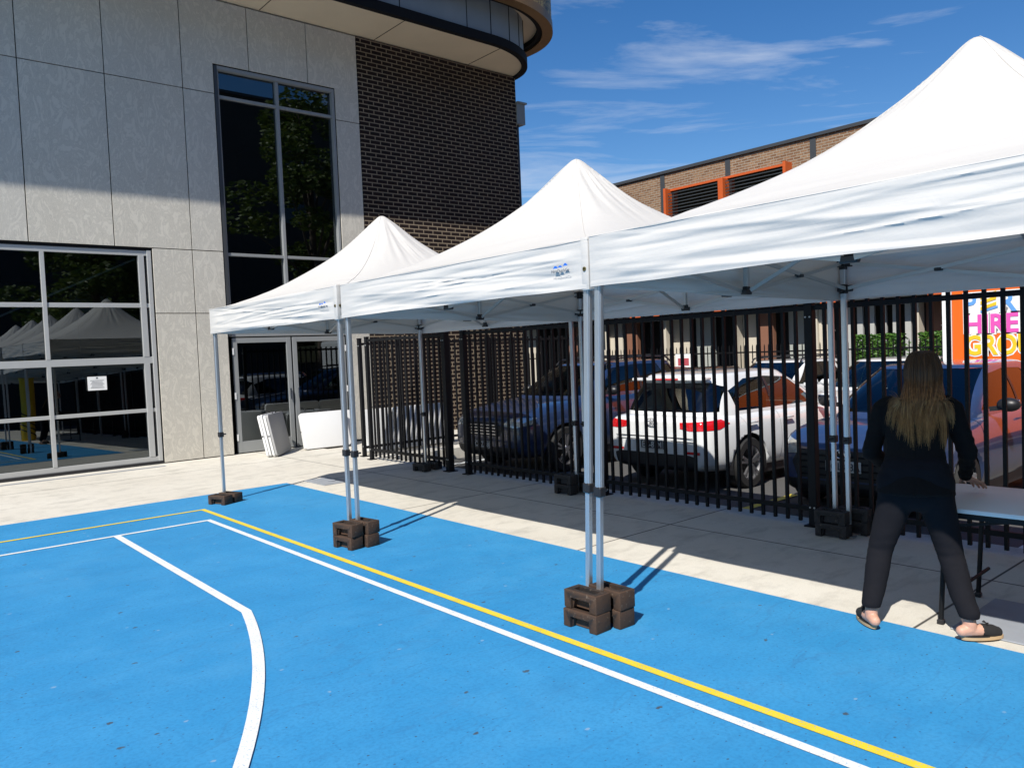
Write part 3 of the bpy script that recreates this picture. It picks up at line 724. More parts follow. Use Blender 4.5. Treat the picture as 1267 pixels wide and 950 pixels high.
# lettering planes: facing -X (right hand = -Y)
FACE_NX = Matrix(((0, 0, -1), (-1, 0, 0), (0, 1, 0))).to_4x4()
proto = None
for i, ty in enumerate(TYS):
    if proto is None: g_ = proto = make_gazebo()
    else: g_ = dup(proto)
    g_.location = (TX-(.06 if i == 0 else 0), ty, 0); g_.scale = (1, 1.045 if i == 2 else 1, 1); tag(g_, TL[i], 'gazebo', 'gazebos in a row')
gz = sorted([o for o in bpy.data.objects if o.get('category') == 'gazebo'], key=lambda o: abs(o.location.y-3.3))
gz = [next(o for o in bpy.data.objects if o.get('label') == l) for l in TL]
for i, g_ in enumerate(gz):
    obj('canopy', canopy_mesh(i+1, PK[i]), None, g_)
    for sx in (-1, 1):
        for sy in ((-1,) if i < 4 else (-1, 1)): sleeve(g_, sx, sy)
    if i in (1, 2, 3):
        bm = text_mesh('HireQuickCo', .028, .0004); bmesh.ops.transform(bm, matrix=Matrix.Translation((-1.526, -1.29, 2.112)) @ FACE_NX, verts=bm.verts[:])
        lg = obj('printed_logo', bm, M['ink'], g_)
        bm = bmesh.new()
        for (c, z, w_, hh) in ((-1.25, 2.138, .022, .016), (-1.29, 2.141, .02, .012), (-1.335, 2.147, .02, .016)):
            add_prism(bm, [(-1.526, c+w_, z), (-1.526, c+w_*.3, z+hh), (-1.526, c-w_*.4, z+hh*.9), (-1.526, c-w_, z)], (.0006, 0, 0))
        obj('logo_mark', fix(bm), M['blue_ink'], lg)

# the doubled legs at the near corner stand a little out of plumb
for gi, sy in ((0, 1), (1, -1)):
    for lg in kids(gz[gi]):
        if lg.name.startswith('leg'):
            v0 = lg.data.vertices[0].co
            if v0.x < 0 and v0.y*sy > 0:
                p = Vector((-LEG, sy*LEG, 2.2)); lg.matrix_local = Matrix.Translation(p) @ Matrix.Rotation(.045, 4, 'X') @ Matrix.Translation(-p)

# ------------------------------------------------------------------ ballast weights
def weight_mesh(mat):
    L_, W_, H_ = .26, .128, .108; b = bmesh.new()
    pts = [(0, 0), (.058, 0), (.072, .062), (L_-.072, .062), (L_-.058, 0), (L_, 0), (L_, H_), (0, H_)]
    add_prism(b, [(-W_/2, x-L_/2, z) for x, z in pts], (W_, 0, 0)); fix(b)
    bmesh.ops.bevel(b, geom=b.edges[:], offset=.005, segments=2, profile=.5, affect='EDGES')
    o = bpy.data.objects.new('tmp', mesh_from('weight_block', b, mat)); COL.objects.link(o)
    c = bmesh.new(); add_box(c, -.026, .026, -.085, .085, .080, .2); add_box(c, -.2, -.045, -.075, .075, -.02, .066); add_box(c, .045, .2, -.075, .075, -.02, .066)
    co_ = bpy.data.objects.new('cut', mesh_from('cut', c)); COL.objects.link(co_)
    md = o.modifiers.new('b', 'BOOLEAN'); md.object = co_; md.operation = 'DIFFERENCE'; md.solver = 'EXACT'; bake(o)
    me = o.data; me.materials.clear(); me.materials.append(mat); remove(o); remove(co_)
    # thin web closing the space between the feet
    b = bmesh.new(); b.from_mesh(me); add_box(b, -.02, .02, -.068, .068, .004, .07); b.to_mesh(me); b.free()
    me.polygons.foreach_set('use_smooth', [True]*len(me.polygons)); me.set_sharp_from_angle(angle=R(35)); return me
WM = {'rust': weight_mesh(M['rust']), 'iron': weight_mesh(M['iron'])}
def stack(x, y, rz, n, kind, where):
    for k in range(n):
        o = obj('weight_block', WM[kind]); o.location = (x+rnd.uniform(-.006, .006), y+rnd.uniform(-.006, .006), 0.005+k*.110); o.rotation_euler = (0, 0, rz+rnd.uniform(-.03, .03))
        lev = '' if n == 1 else ('lower ' if k == 0 else 'upper ')
        tag(o, (lev+('rusty brown' if kind == 'rust' else 'black')+' weight block '+where), 'weight', 'weight blocks holding down the gazebo legs')
stack(3.27, 3.215, .02, 2, 'rust', 'on the court side of the nearest double pole')
stack(3.43, 3.17, .0, 2, 'rust', 'on the fence side of the nearest double pole')
stack(3.285, 6.10, .16, 2, 'rust', 'on the court side of the middle double pole')
stack(3.44, 6.09, .12, 2, 'rust', 'on the fence side of the middle double pole')
stack(3.315, 9.20, .42, 1, 'rust', 'left of the single pole near the court corner')
stack(3.455, 9.26, .42, 1, 'rust', 'right of the single pole near the court corner')
stack(6.22, 6.38, .05, 2, 'iron', 'in front of the shaded poles by the navy car')
stack(6.43 - .0, 6.30, .03, 2, 'iron', 'behind the shaded poles by the navy car')
stack(6.20, 3.20, .04, 2, 'iron', 'in front of the shaded poles left of the woman')
stack(6.41, 3.12, .02, 2, 'iron', 'behind the shaded poles left of the woman')
stack(6.22, 9.30, .1, 1, 'iron', 'left of the lone back pole near the gate')
stack(6.44, 9.33, .1, 1, 'iron', 'right of the lone back pole near the gate')
for y in (.17, -2.9): 
    for x in (3.26, 3.475): stack(x, y, 0, 1, 'rust', ('at the first' if y > 0 else 'at the second')+' mirrored pole pair, '+('court' if x < 3.4 else 'fence')+' side')

# ------------------------------------------------------------------ black picket fences
def picket_run(t, p0, p1, top, z0, rails, pitch=.124, w=.027, name='picket_panel', spear=False):
    p0, p1 = Vector((*p0, 0)), Vector((*p1, 0)); d = p1-p0; L = d.length; d.normalize(); bm = bmesh.new()
    n = int(L/pitch); off = (L-(n-1)*pitch)/2
    for k in range(n):
        p = p0+d*(off+k*pitch); a = math.atan2(d.y, d.x)
        add_box(bm, p.x-w/2, p.x+w/2, p.y-w/2, p.y+w/2, z0, top)
        if spear:
            vs = [bm.verts.new((p.x+i*w*.5, p.y+j*w*.5, top+.001)) for i, j in ((-1, -1), (1, -1), (1, 1), (-1, 1))]; ap = bm.verts.new((p.x, p.y, top+.07))
            for i in range(4): bm.faces.new((vs[i], vs[(i+1) % 4], ap))
    for z in rails: add_bar(bm, (*p0.xy, z), (*p1.xy, z), .036, .042)
    return obj(name, bm, M['black_steel'], t)
def post(t, x, y, h, w=.075, z0=0):
    b = bmesh.new(); add_box(b, x-w/2, x+w/2, y-w/2, y+w/2, z0, h, .004); add_box(b, x-w/2-.004, x+w/2+.004, y-w/2-.004, y+w/2+.004, h, h+.018, .005)
    add_box(b, x-w/2-.03, x+w/2+.03, y-w/2-.03, y+w/2+.03, z0, z0+.012)
    p = obj('post', b, M['black_steel'], t)
    b = bmesh.new()
    for z in (.17, 1.84):
        for dy in (-.05, .05): add_lathe(b, [(0, -w/2-.006), (.008, -w/2-.006), (.008, -w/2)], 8, 'x', (x, y+dy*.4, z))
    obj('bolts', fix(b), M['alu'], p)
FX = 6.45
fn = thing('picket_fence', 'tall black steel picket fence between the paved court and the car park', 'fence', (0, 0, 0))
ys = [8.5, 6.0, 3.5, 1.0, -1.5, -4.0]
for y in ys: post(fn, FX, y, 1.98)
for a, b in zip(ys, ys[1:]): picket_run(fn, (FX, a-.04), (FX, b+.04), 1.962, .035, (.155, 1.918))
gt = thing('picket_gate', 'black steel picket gate closing the fence near the grey building', 'gate', (0, 0, 0))
picket_run(gt, (FX, 11.02), (FX, 8.98), 1.955, .05, (.165, 1.915), name='gate_leaf')
post(gt, FX, 11.06, 1.96, .06); post(gt, FX, 8.93, 1.97, .09)
rf = thing('return_fence', 'black picket fence running behind the gate towards the dark brick wall', 'fence', (0, 0, 0))
picket_run(rf, (6.62, 11.52), (12.3, 11.72), 1.93, .05, (.15, 1.87))
post(rf, 6.58, 11.52, 1.95, .06); post(rf, 9.4, 11.62, 1.95, .06)
ff = thing('spear_fence', 'far black spear-topped fence along the back of the car park', 'fence', (0, 0, 0))
picket_run(ff, (19.5, 26), (19.5, 2), 1.50, -.40, (-.25, 1.34), .125, .022, spear=True)
for k in range(10): post(ff, 19.5, 25.5-k*2.6, 1.56, .06, -.45)
sg = tag(obj('fence_sign', box(19.44, 19.455, 14.35, 14.95, .55, 1.35, .003), M['white_print']), 'small white and red sign fixed on the far spear-topped fence', 'sign')
obj('red_band', box(19.436, 19.4395, 14.45, 14.85, 1.0, 1.22), M['sign_red'], sg)

# ------------------------------------------------------------------ far brick building
def far_building():
    t = thing('brick_building', 'long tan brick building with orange framed windows across the car park', 'building', (0, 0, 0))
    X = 24.0
    obj('upper_wall', box(X, X+10, -12, 46, 2.95, 8.05), M['brick_tan'], t)
    obj('parapet_capping', box(X-.07, X+10.05, -12.05, 46.05, 8.05, 8.17, .01), M['dark_frame'], t)
    for y in (18.78, 15.92, 12.76, 24.5, 8.9, 5.2): obj('expansion_joint', box(X-.02, X-.001, y-.10, y+.10, 5.2, 8.04), M['dark_frame'], t)
    def bay(y1, y0, z0, z1):
        w = bmesh.new(); d = .42
        add_box(w, X-d, X-.002, y0, y0+.10, z0, z1, .004); add_box(w, X-d, X-.002, y1-.10, y1, z0, z1, .004)
        ym = (y0+y1)/2; add_box(w, X-d, X-.002, ym-.10, ym+.10, z0, z1-.082, .004)
        add_box(w, X-.12, X-.002, y0+.10, y1-.10, z1-.08, z1-.003, .003); add_box(w, X-d+.003, X-.002, y0+.10, ym-.1, z0+.003, z0+.07, .003); add_box(w, X-d+.003, X-.002, ym+.1, y1-.1, z0+.003, z0+.07, .003)
        o = obj('window', w, M['orange_trim'], t)
        obj('dark_recess', box(X-.03, X-.003, y0+.10, y1-.10, z0+.07, z1-.08), M['black_plastic'], o)
        for a, b in ((y0+.12, ym-.12), (ym+.12, y1-.12)):
            gl = bmesh.new(); add_box(gl, X-.05, X-.035, a+.1, b-.1, z0+.08, z1-.1); obj('pane', gl, M['privacy_glass'], o)
            lv = bmesh.new(); k = z0+.12
            while k < z1-.1: add_box(lv, X-.30, X-.28, a, b, k, k+.028); k += .115
            obj('louvre_screen', lv, M['dark_frame'], o)
            cu = bmesh.new()
            for q in range(5):
                yy = a+.2+(b-a-.3)*q/5; add_box(cu, X-.034, X-.032, yy, yy+.16, z0+.1, z1-.12)
            obj('blind', cu, M['slat'], o)
    bay(18.45, 13.5, 4.9, 7.42); bay(11.9, 7.0, 4.9, 7.42); bay(26.2, 21.2, 4.4, 6.85)
    # ground floor: recessed rendered bays, fins, openings
    obj('canopy_slab', box(X-.5, X-.002, -12, 46, 2.76, 2.93, .005), M['dark_frame'], t)
    for y in (30.2, 28.4, 19.9, 18.9, 16.1, 12.1, 8.9): obj('orange_panel', box(X-.52, X-.503, y-.28, y+.28, 2.74, 2.95), M['orange_trim'], t)
    obj('ground_floor_wall', box(X+1.2, X+1.4, -12, 46, -.5, 2.95), M['black_dark'], t)
    segs = [(24.6, 23.2, 'brown_panel', .3), (23.1, 22.0, 'cream', .5), (21.8, 21.15, 'cream', .1), (20.95, 20.3, 'brown_panel', .0), (18.85, 18.05, 'cream', .35), (17.85, 17.1, 'grey_green', .5), (15.7, 15.15, 'cream', .3), (14.92, 14.36, 'brown_panel', .0), (14.1, 13.35, 'grey_green', .55), (12.72, 12.38, 'cream', .0), (9.6, 9.12, 'brown_panel', .4), (9.0, 8.0, 'cream', .2), (7.4, 6.2, 'grey_green', .4), (27.5, 26.5, 'cream', .3), (30, 28.6, 'grey_green', .3)]
    for a, b, m, dx in segs: obj('wall_bay', box(X+.02+dx, X+dx+.22, b, a, -.5, 2.72, .004), M[m], t)
    for a, b in ((21.9, 21.8), (18.9, 18.78), (15.8, 15.7), (12.8, 12.72), (9.72, 9.6)): obj('column', box(X-.1, X+.3, b, a, -.5, 2.72, .005), M['cream'], t)
    bm = bmesh.new(); y = 9.9
    while y < 11.7: add_box(bm, X+.1, X+.2, y, y+.17, -.5, 2.72); y += .36
    obj('slat_screen', bm, M['slat'], t)
    obj('slab_edge', box(X-.3, X+1.2, -12, 46, 2.945, 2.949), M['dark_frame'], t)
far_building()
# unseen dark block added behind the camera as backdrop for the glass reflections
bd = thing('reflection_backdrop', 'dark grey block added behind the court as a backdrop for the glass reflections', 'building', (0, 0, 0))
obj('wall', box(-30, 46, -34, -26, -.5, 20.2), M['brick_brown'], bd)
for k in range(9):
    for z in (1.4, 4.8, 8.2, 11.6, 15): obj('window', box(-24+k*7, -21.6+k*7, -25.998, -25.9, z, z+1.7, .01), M['privacy_glass'], bd)
obj('roof_edge', box(-30.1, 46.1, -34.1, -25.9, 20.2, 20.4), M['dark_frame'], bd)

# ------------------------------------------------------------------ foliage
def leaves(bm, c, rad, n, size, rg, dens=.5):
    for _ in range(n):
        while True:
            p = Vector((rg.uniform(-1, 1), rg.uniform(-1, 1), rg.uniform(-1, 1)))
            l = p.length
            if .02 < l < 1: break
        p = p.normalized()*(l**dens); p = Vector((p.x*rad[0], p.y*rad[1], p.z*rad[2]))+c
        nrm = Vector((rg.gauss(0, 1), rg.gauss(0, 1), rg.gauss(.6, 1))).normalized(); u, v = frame_of(nrm); s = size*rg.uniform(.6, 1.3)
        q = [p+u*s, p+v*s*.55, p-u*s, p-v*s*.55]; bm.faces.new([bm.verts.new(x) for x in q])
def tree(x, y, h, cr, seed, label):
    rg = random.Random(seed); t = thing('tree', label, 'tree', (x, y, -.1))
    bm = bmesh.new(); add_tube(bm, [(0, 0, 0), (.1, .05, h*.25), (-.05, .1, h*.5), (.1, 0, h*.78)], [.32, .24, .17, .06], 10); bl = bmesh.new()
    for k in range(46):
        a = rg.uniform(0, 2*PI); zz = rg.uniform(.28, 1.0); rr = cr*math.sqrt(max(.05, 1-((zz-.58)/.46)**2))*rg.uniform(.35, 1)
        c = Vector((math.cos(a)*rr, math.sin(a)*rr, zz*h)); 
        if k % 3 == 0: add_tube(bm, [(0, 0, zz*h*.6), c*.55+Vector((0, 0, zz*h*.3)), c], [.09, .05, .02], 6)
        leaves(bl, c, (rg.uniform(.8, 1.35), rg.uniform(.8, 1.35), rg.uniform(.5, .9)), 260, .14, rg, .6)
    obj('trunk', fix(bm), M['bark'], t, True, 60); obj('crown', bl, M['leaf'], t)
tree(18.4, -8.0, 14.8, 3.6, 3, 'tall leafy tree mirrored in the upper window of the grey building')
tree(26.5, -11, 14.0, 4.0, 5, 'broad leafy tree behind the camera, mirrored right of the tall one')
tree(9.5, -13.0, 11.0, 3.6, 8, 'smaller leafy tree behind the camera near the added grey block')
def hedge(y0, y1, label):
    rg = random.Random(int(y0*10)); t = thing('hedge', label, 'hedge', (21.6, (y0+y1)/2, -.45), 0, 'clipped hedges behind the far fence'); bl = bmesh.new(); L2 = (y1-y0)/2
    for _ in range(5200):
        p = Vector((rg.uniform(-.4, .4), rg.uniform(-L2, L2), rg.uniform(.05, 2.15)))
        if rg.random() < .7: p.x = -.4+abs(rg.gauss(0, .06))
        nrm = Vector((rg.gauss(-.6, 1), rg.gauss(0, 1), rg.gauss(.4, 1))).normalized(); u, v = frame_of(nrm); s = .055*rg.uniform(.6, 1.3)
        bl.faces.new([bl.verts.new(x) for x in (p+u*s, p+v*s*.6, p-u*s, p-v*s*.6)])
    obj('foliage', bl, M['hedge'], t)
    bm = bmesh.new()
    for k in range(4): add_tube(bm, [(0, -L2+.2+k*(2*L2-.4)/3, 0), (.03, -L2+.25+k*(2*L2-.4)/3, 1.5)], .03, 6)
    obj('stems', bm, M['bark'], t)
hedge(9.05, 10.25, 'clipped green hedge behind the far fence, left of the woman\'s head')
hedge(7.2, 8.55, 'clipped green hedge behind the far fence, next to the orange truck')

# ------------------------------------------------------------------ cars
def carve(o, pts, d, name, mat, parent, extra=(), off=.0, smooth=True):
    """take the faces of mesh object o that lie inside a convex prism (polygon pts extruded both ways along d)"""
    pts = [Vector(p) for p in pts]; d = Vector(d).normalized(); c = sum(pts, Vector())/len(pts)
    planes = []
    for a, b in zip(pts, pts[1:]+pts[:1]):
        n = (b-a).cross(d).normalized()
        if (c-a).dot(n) > 0: n = -n
        planes.append((a, n))
    for co_, n in extra: planes.append((Vector(co_), Vector(n).normalized()))
    bm = bmesh.new(); bm.from_mesh(o.data)
    for a, n in planes:
        gm = [q for q in bm.faces if any((v.co-a).dot(n) > 0 for v in q.verts) and any((v.co-a).dot(n) < 0 for v in q.verts)]
        ok = [q for q in gm if all(min((v.co-pa).dot(pn) for v in q.verts) < 1e-5 for pa, pn in planes)]
        es = {e for q in ok for e in q.edges}; vs = {v for q in ok for v in q.verts}
        if ok: bmesh.ops.bisect_plane(bm, geom=ok+list(es)+list(vs), dist=1e-6, plane_co=a, plane_no=n)
    ins = [q for q in bm.faces if all((q.calc_center_median()-a).dot(n) < 1e-5 for a, n in planes)]
    if not ins: bm.free(); return None
    nb_ = bmesh.new(); mp_ = {}
    for q in ins:
        vs = []
        for v in q.verts:
            if v not in mp_: mp_[v] = nb_.verts.new(v.co+v.normal*off)
            vs.append(mp_[v])
        nb_.faces.new(vs)
    bmesh.ops.delete(bm, geom=ins, context='FACES'); bm.to_mesh(o.data); bm.free()
    o.data.polygons.foreach_set('use_smooth', [True]*len(o.data.polygons))
    return obj(name, nb_, mat, parent, smooth, 40)

def wheel(parent, x, y, side, r, w=.21, spokes=5):
    bm = bmesh.new(); s = side
    add_lathe(bm, [(r*.66, s*-w/2), (r*.93, s*-w/2), (r, s*-w*.36), (r, s*w*.36), (r*.94, s*w/2), (r*.68, s*w/2), (r*.66, s*w*.42)], 40, 'y', (x, y, r)); wh = obj('wheel', fix(bm), M['tyre'], parent, True, 50)
    bm = bmesh.new(); add_lathe(bm, [(r*.67, s*w*.46), (r*.64, s*w*.46), (r*.60, s*w*.2), (r*.60, -s*w*.4)], 40, 'y', (x, y, r))
    for k in range(spokes):
        a = 2*PI*k/spokes+.3
        for da in (-.17, .17):
            p0 = Vector((x+math.cos(a+da*.6)*r*.14, y+s*w*.40, r+math.sin(a+da*.6)*r*.14)); p1 = Vector((x+math.cos(a+da)*r*.63, y+s*w*.44, r+math.sin(a+da)*r*.63)); add_bar(bm, p0, p1, .026, .030)
    add_lathe(bm, [(0, s*w*.47), (r*.12, s*w*.46), (r*.16, s*w*.40), (r*.16, s*w*.3)], 18, 'y', (x, y, r)); obj('rim', fix(bm), M['rim'], wh, True, 35)
    bm = bmesh.new(); add_lathe(bm, [(0, s*w*.05), (r*.6, s*w*.05), (r*.6, s*0)], 30, 'y', (x, y, r)); obj('brake_disc', fix(bm), M['black_steel'], wh)

def car(name, label, group, mat, low, gh, W, zb, wheels, rw, hl=None, tl=None, wins=(), scr=None, rear=None, dark=(), plate=None, bumper=None, doors=(), mirror=None, rails=False, rear_glass='privacy_glass', emblem=None, grille=None, extras=None):
    t = thing(name, label, 'car', group=group)
    # lower shell
    bm = bmesh.new(); rows = []
    for x, w, z0, z1 in low:
        h = z1-z0
        half = [(0, z0), (.62*w, z0), (.90*w, z0+.03*h), (.985*w, z0+.22*h), (w, z0+.48*h), (.985*w, z0+.74*h), (.955*w, z0+.90*h), (.88*w, z1), (.55*w, z1+.018), (0, z1+.028)]
        pts = [(x, y, z) for y, z in half]+[(x, -y, z) for y, z in half[-2:0:-1]]
        rows.append([bm.verts.new(p) for p in pts])
    n = len(rows[0])
    for A, B in zip(rows, rows[1:]):
        for k in range(n): bm.faces.new((A[k], A[(k+1) % n], B[(k+1) % n], B[k]))
    for rr in (rows[0], rows[-1]):
        m_ = n//2
        for k in range(m_):
            a, b, c, d = rr[k], rr[k+1], rr[(n-k-1) % n], rr[(n-k) % n]
            q = list(dict.fromkeys((a, b, c, d)))
            if len(q) >= 3:
                try: bm.faces.new(q)
                except ValueError: pass
    fix(bm); body = obj('body', bm, mat, t, True)
    md = body.modifiers.new('s', 'SUBSURF'); md.levels = 3; md.render_levels = 3; bake(body)
    # wheel arches
    for wx in wheels:
        cm = bmesh.new(); add_lathe(cm, [(0, -2), (rw+.055, -2), (rw+.055, 2), (0, 2)], 40, 'y', (wx, 0, rw))
        bmesh.ops.remove_doubles(cm, verts=cm.verts[:], dist=1e-5); fix(cm)
        cu = bpy.data.objects.new('cut', mesh_from('cut', cm)); COL.objects.link(cu)
        md = body.modifiers.new('b', 'BOOLEAN'); md.object = cu; md.operation = 'DIFFERENCE'; md.solver = 'EXACT'; bake(body); remove(cu)
        ln = bmesh.new(); add_lathe(ln, [(rw+.050, -W/2+.035), (rw+.050, W/2-.035)], 40, 'y', (wx, 0, rw)); bmesh.ops.delete(ln, geom=[q for q in ln.faces if q.calc_center_median().z < zb+.02], context='FACES'); obj('wheel_arch', ln, M['black_plastic'], t)
    body.data.materials.clear(); body.data.materials.append(mat)
    # greenhouse
    bm = bmesh.new(); N = 56; rings = []
    x0, x1, w0, zz0, X0, X1, w1, zz1, bow = gh
    def ring(xa, xb, w, z, s=1.0, bw=bow):
        out = []; cxx = (xa+xb)/2
        for k in range(N):
            a = 2*PI*k/N; e = .28
            cx_ = math.copysign(abs(math.cos(a))**e, math.cos(a)); sy_ = math.copysign(abs(math.sin(a))**e, math.sin(a))
            y = sy_*w*s; x = cxx+cx_*(xb-xa)/2*s
            x += (bw if cx_ < 0 else -bw*.8)*(y/w)**2*abs(cx_)
            out.append(bm.verts.new((x, y, z)))
        return out
    for tt in (-.25, 0, .2, .4, .6, .8, .93, 1.0):
        te = max(tt, 0)
        k = 1-te; bulge = .05*math.sin(PI*max(0, min(1, te)))
        z = zz0+(zz1-.03-zz0)*tt if tt < 1 else zz1-.022
        rings.append(ring(X0+(x0-X0)*k-.08*math.sin(PI*te), X1+(x1-X1)*k+.03*math.sin(PI*te), w1+(w0-w1)*k+bulge*.5, z))
    for s, z in ((.94, zz1-.008), (.8, zz1+.006), (.5, zz1+.018), (.2, zz1+.022)): rings.append(ring(X0, X1, w1, z, s))
    for A, B in zip(rings, rings[1:]):
        for k in range(N): bm.faces.new((A[k], A[(k+1) % N], B[(k+1) % N], B[k]))
    bm.faces.new(rings[-1]); fix(bm); cab = obj('cabin_shell', bm, mat, t, True, 50)
    md = cab.modifiers.new('s', 'SUBSURF'); md.levels = 1; bake(cab)
    xm = (x0+x1)/2
    if scr: 
        carve(cab, [(0, y, z) for y, z in scr], (1, 0, 0), 'windscreen', M['car_glass'], t, [((xm-.3, 0, 0), (1, 0, 0))], -.004)
    if rear:
        carve(cab, [(0, y, z) for y, z in rear], (1, 0, 0), 'rear_window', M[rear_glass], t, [((xm+.6, 0, 0), (-1, 0, 0))], -.004)
    for s in (1, -1):
        for poly, g in wins: carve(cab, [(x, 0, z) for x, z in poly], (0, 1, 0), 'side_window', M[g], t, [((0, s*.25, 0), (0, -s, 0))], -.004)
        for poly in dark: carve(cab, [(x, 0, z) for x, z in poly], (0, 1, 0), 'window_surround', M['black_plastic'], t, [((0, s*.25, 0), (0, -s, 0))], .001)
        if hl: carve(body, [(x, y*s, z) for x, y, z in hl], (-.8, .6*s, .15), 'headlight', M['clear_lamp'], t, [((.9, 0, 0), (1, 0, 0)), ((0, s*.2, 0), (0, -s, 0))], .004)
        if tl: carve(body, [(x, y*s, z) for x, y, z in tl], (.8, .6*s, 0), 'taillight', M['red_lamp'], t, [((xm, 0, 0), (-1, 0, 0)), ((0, s*.2, 0), (0, -s, 0))], .006)
        for i, poly in enumerate(doors):
            dr = carve(body, [(x, 0, z) for x, z in poly], (0, 1, 0), 'door', mat, t, [((0, s*.3, 0), (0, -s, 0))], .003)
            if dr:
                hx = max(x for x, z in poly)-.16; hz = max(z for x, z in poly)-.10; hy = s*(W/2+.012)
                h = bmesh.new(); add_box(h, hx-.10, hx+.10, hy-.018, hy+.018, hz-.014, hz+.014, .010, 2); obj('handle', h, mat, dr, True, 40)
        for wx in wheels: wheel(t, wx, s*(W/2-.12), s, rw)
        if mirror:
            mx_, mz = mirror; m_ = bmesh.new(); bmesh.ops.create_uvsphere(m_, u_segments=16, v_segments=10, radius=1)
            bmesh.ops.scale(m_, vec=(.085, .115, .075), verts=m_.verts[:]); bmesh.ops.translate(m_, vec=(mx_, s*(W/2+.10), mz), verts=m_.verts[:]); add_bar(m_, (mx_, s*(W/2-.08), mz-.05), (mx_, s*(W/2+.06), mz-.03), .04, .05)
            mo = obj('wing_mirror', m_, mat if mat in (M['white_paint'],) else M['black_plastic'], t, True, 50)
            mg = bmesh.new(); add_box(mg, mx_+.06, mx_+.075, s*(W/2+.10)-.085, s*(W/2+.10)+.085, mz-.05, mz+.05, .006); obj('mirror_glass', mg, M['chrome'], mo)
    # dashboard, seats inside
    inn = bmesh.new(); add_box(inn, x0+.45, x0+.62, -W*.36, W*.36, zz0-.1, zz0+.02, .02)
    for yy in (-.37, .37):
        add_box(inn, xm-.05, xm+.10, yy-.24, yy+.24, zz0-.3, zz0+.26, .05, 2); add_box(inn, xm-.02, xm+.08, yy-.13, yy+.13, zz0+.27, zz0+.42, .04, 2)
    add_box(inn, x1-.95, x1-.80, -.6, .6, zz0-.3, zz0+.22, .05, 2)
    obj('seats', inn, M['black_plastic'], t, True, 40)
    if bumper:
        for pl, sgn in bumper: carve(body, [(0, y, z) for y, z in pl], (1, 0, 0), 'bumper', M['black_plastic'], t, [((xm+sgn*W*.85, 0, 0), (-sgn, 0, 0))], .004)
    if grille:
        gr = carve(body, [(0, y, z) for y, z in grille], (1, 0, 0), 'grille', M['black_plastic'], t, [((.7, 0, 0), (1, 0, 0))], .004)
        gb = bmesh.new(); zs = [z for y, z in grille]; yw = max(y for y, z in grille)*.86
        for k in range(4):
            z = min(zs)+(max(zs)-min(zs))*(k+.6)/4.4; add_box(gb, low[0][0]-.016+.01*k*0, low[0][0]+.02, -yw, yw, z-.008, z+.008, .003)
        obj('grille_bar', gb, M['chrome'] if extras == 'chrome' else M['black_steel'], gr or t)
    if plate:
        px_, pz, txt, front, dk = plate; s = -1 if front else 1
        pb = box(px_-.006, px_+.006, -.186, .186, pz-.056, pz+.056, .003); po = obj('number_plate', pb, M['plate_w'] if not dk else M['plate'], t)
        tb = text_mesh(txt, .105, .001, .002, .92); mt = Matrix(((0, 0, s), (s, 0, 0), (0, 1, 0))).to_4x4() if True else None
        bmesh.ops.transform(tb, matrix=Matrix.Translation((px_+s*.0075, 0, pz-.036)) @ mt, verts=tb.verts[:])
        obj('plate_lettering', tb, M['ink'] if not dk else M['plate_w'], po)
        if dk:
            pf = bmesh.new()
            for q in ((-.18, .18, .046, .051), (-.18, .18, -.051, -.046), (-.182, -.176, -.051, .051), (.176, .182, -.051, .051)): add_box(pf, px_+s*.0065-.001, px_+s*.0065+.001, q[0], q[1], pz+q[2], pz+q[3])
            obj('plate_border', pf, M['plate_w'], po)
    if emblem:
        ex, ez, front = emblem; s = -1 if front else 1; e = bmesh.new(); pts = [(ex+s*.004, .085*math.cos(2*PI*k/28), ez+.045*math.sin(2*PI*k/28)) for k in range(29)]
        add_tube(e, pts, .007, 6, False); add_bar(e, (ex+s*.004, -.035, ez-.032), (ex+s*.004, -.012, ez+.034), .012, .010); add_bar(e, (ex+s*.004, .012, ez-.034), (ex+s*.004, .035, ez+.032), .012, .010); add_bar(e, (ex+s*.004, -.026, ez-.002), (ex+s*.004, .026, ez+.002), .010, .010)
        obj('emblem', e, M['chrome'], t, True, 40)
    if rails:
        for s in (-1, 1):
            rl = bmesh.new(); yy = s*w1*.93; add_tube(rl, [(X0+.12, yy, zz1-.03), (X0+.22, yy, zz1+.05), ((X0+X1)/2, yy, zz1+.07), (X1-.25, yy, zz1+.05), (X1-.12, yy, zz1-.03)], .016, 8); obj('roof_rail', rl, M['black_plastic'], t, True, 50)
        for xx in (X0+.5, X1-.6):
            cr_ = bmesh.new(); add_bar(cr_, (xx, -w1*.95, zz1+.09), (xx, w1*.95, zz1+.09), .05, .025); obj('roof_bar', cr_, M['black_plastic'], t)
    # black underside so the sills do not float
    un = bmesh.new(); add_box(un, wheels[0]+rw+.07, wheels[1]-rw-.07, -W/2+.10, W/2-.10, zb-.05, zb+.1); obj('underbody', un, M['black_plastic'], t)
    return t

hatch_low = [(0.0, .56, .34, .56), (.05, .70, .24, .64), (.22, .82, .2, .73), (.6, .885, .19, .82), (1.1, .90, .19, .905), (1.6, .90, .19, .945), (2.4, .90, .19, .955), (3.2, .90, .2, .965), (3.75, .885, .22, .965), (4.08, .85, .25, .955), (4.24, .79, .28, .94), (4.30, .69, .33, .87)]
suv_low = [(0.0, .58, .38, .74), (.05, .74, .28, .84), (.22, .84, .25, .93), (.6, .89, .24, 1.0), (1.1, .905, .24, 1.06), (1.6, .905, .24, 1.09), (2.4, .905, .24, 1.10), (3.3, .90, .25, 1.11), (3.9, .885, .27, 1.11), (4.25, .85, .30, 1.10), (4.40, .78, .33, 1.07), (4.46, .68, .38, .98)]
def gen(low, dz=0): return low
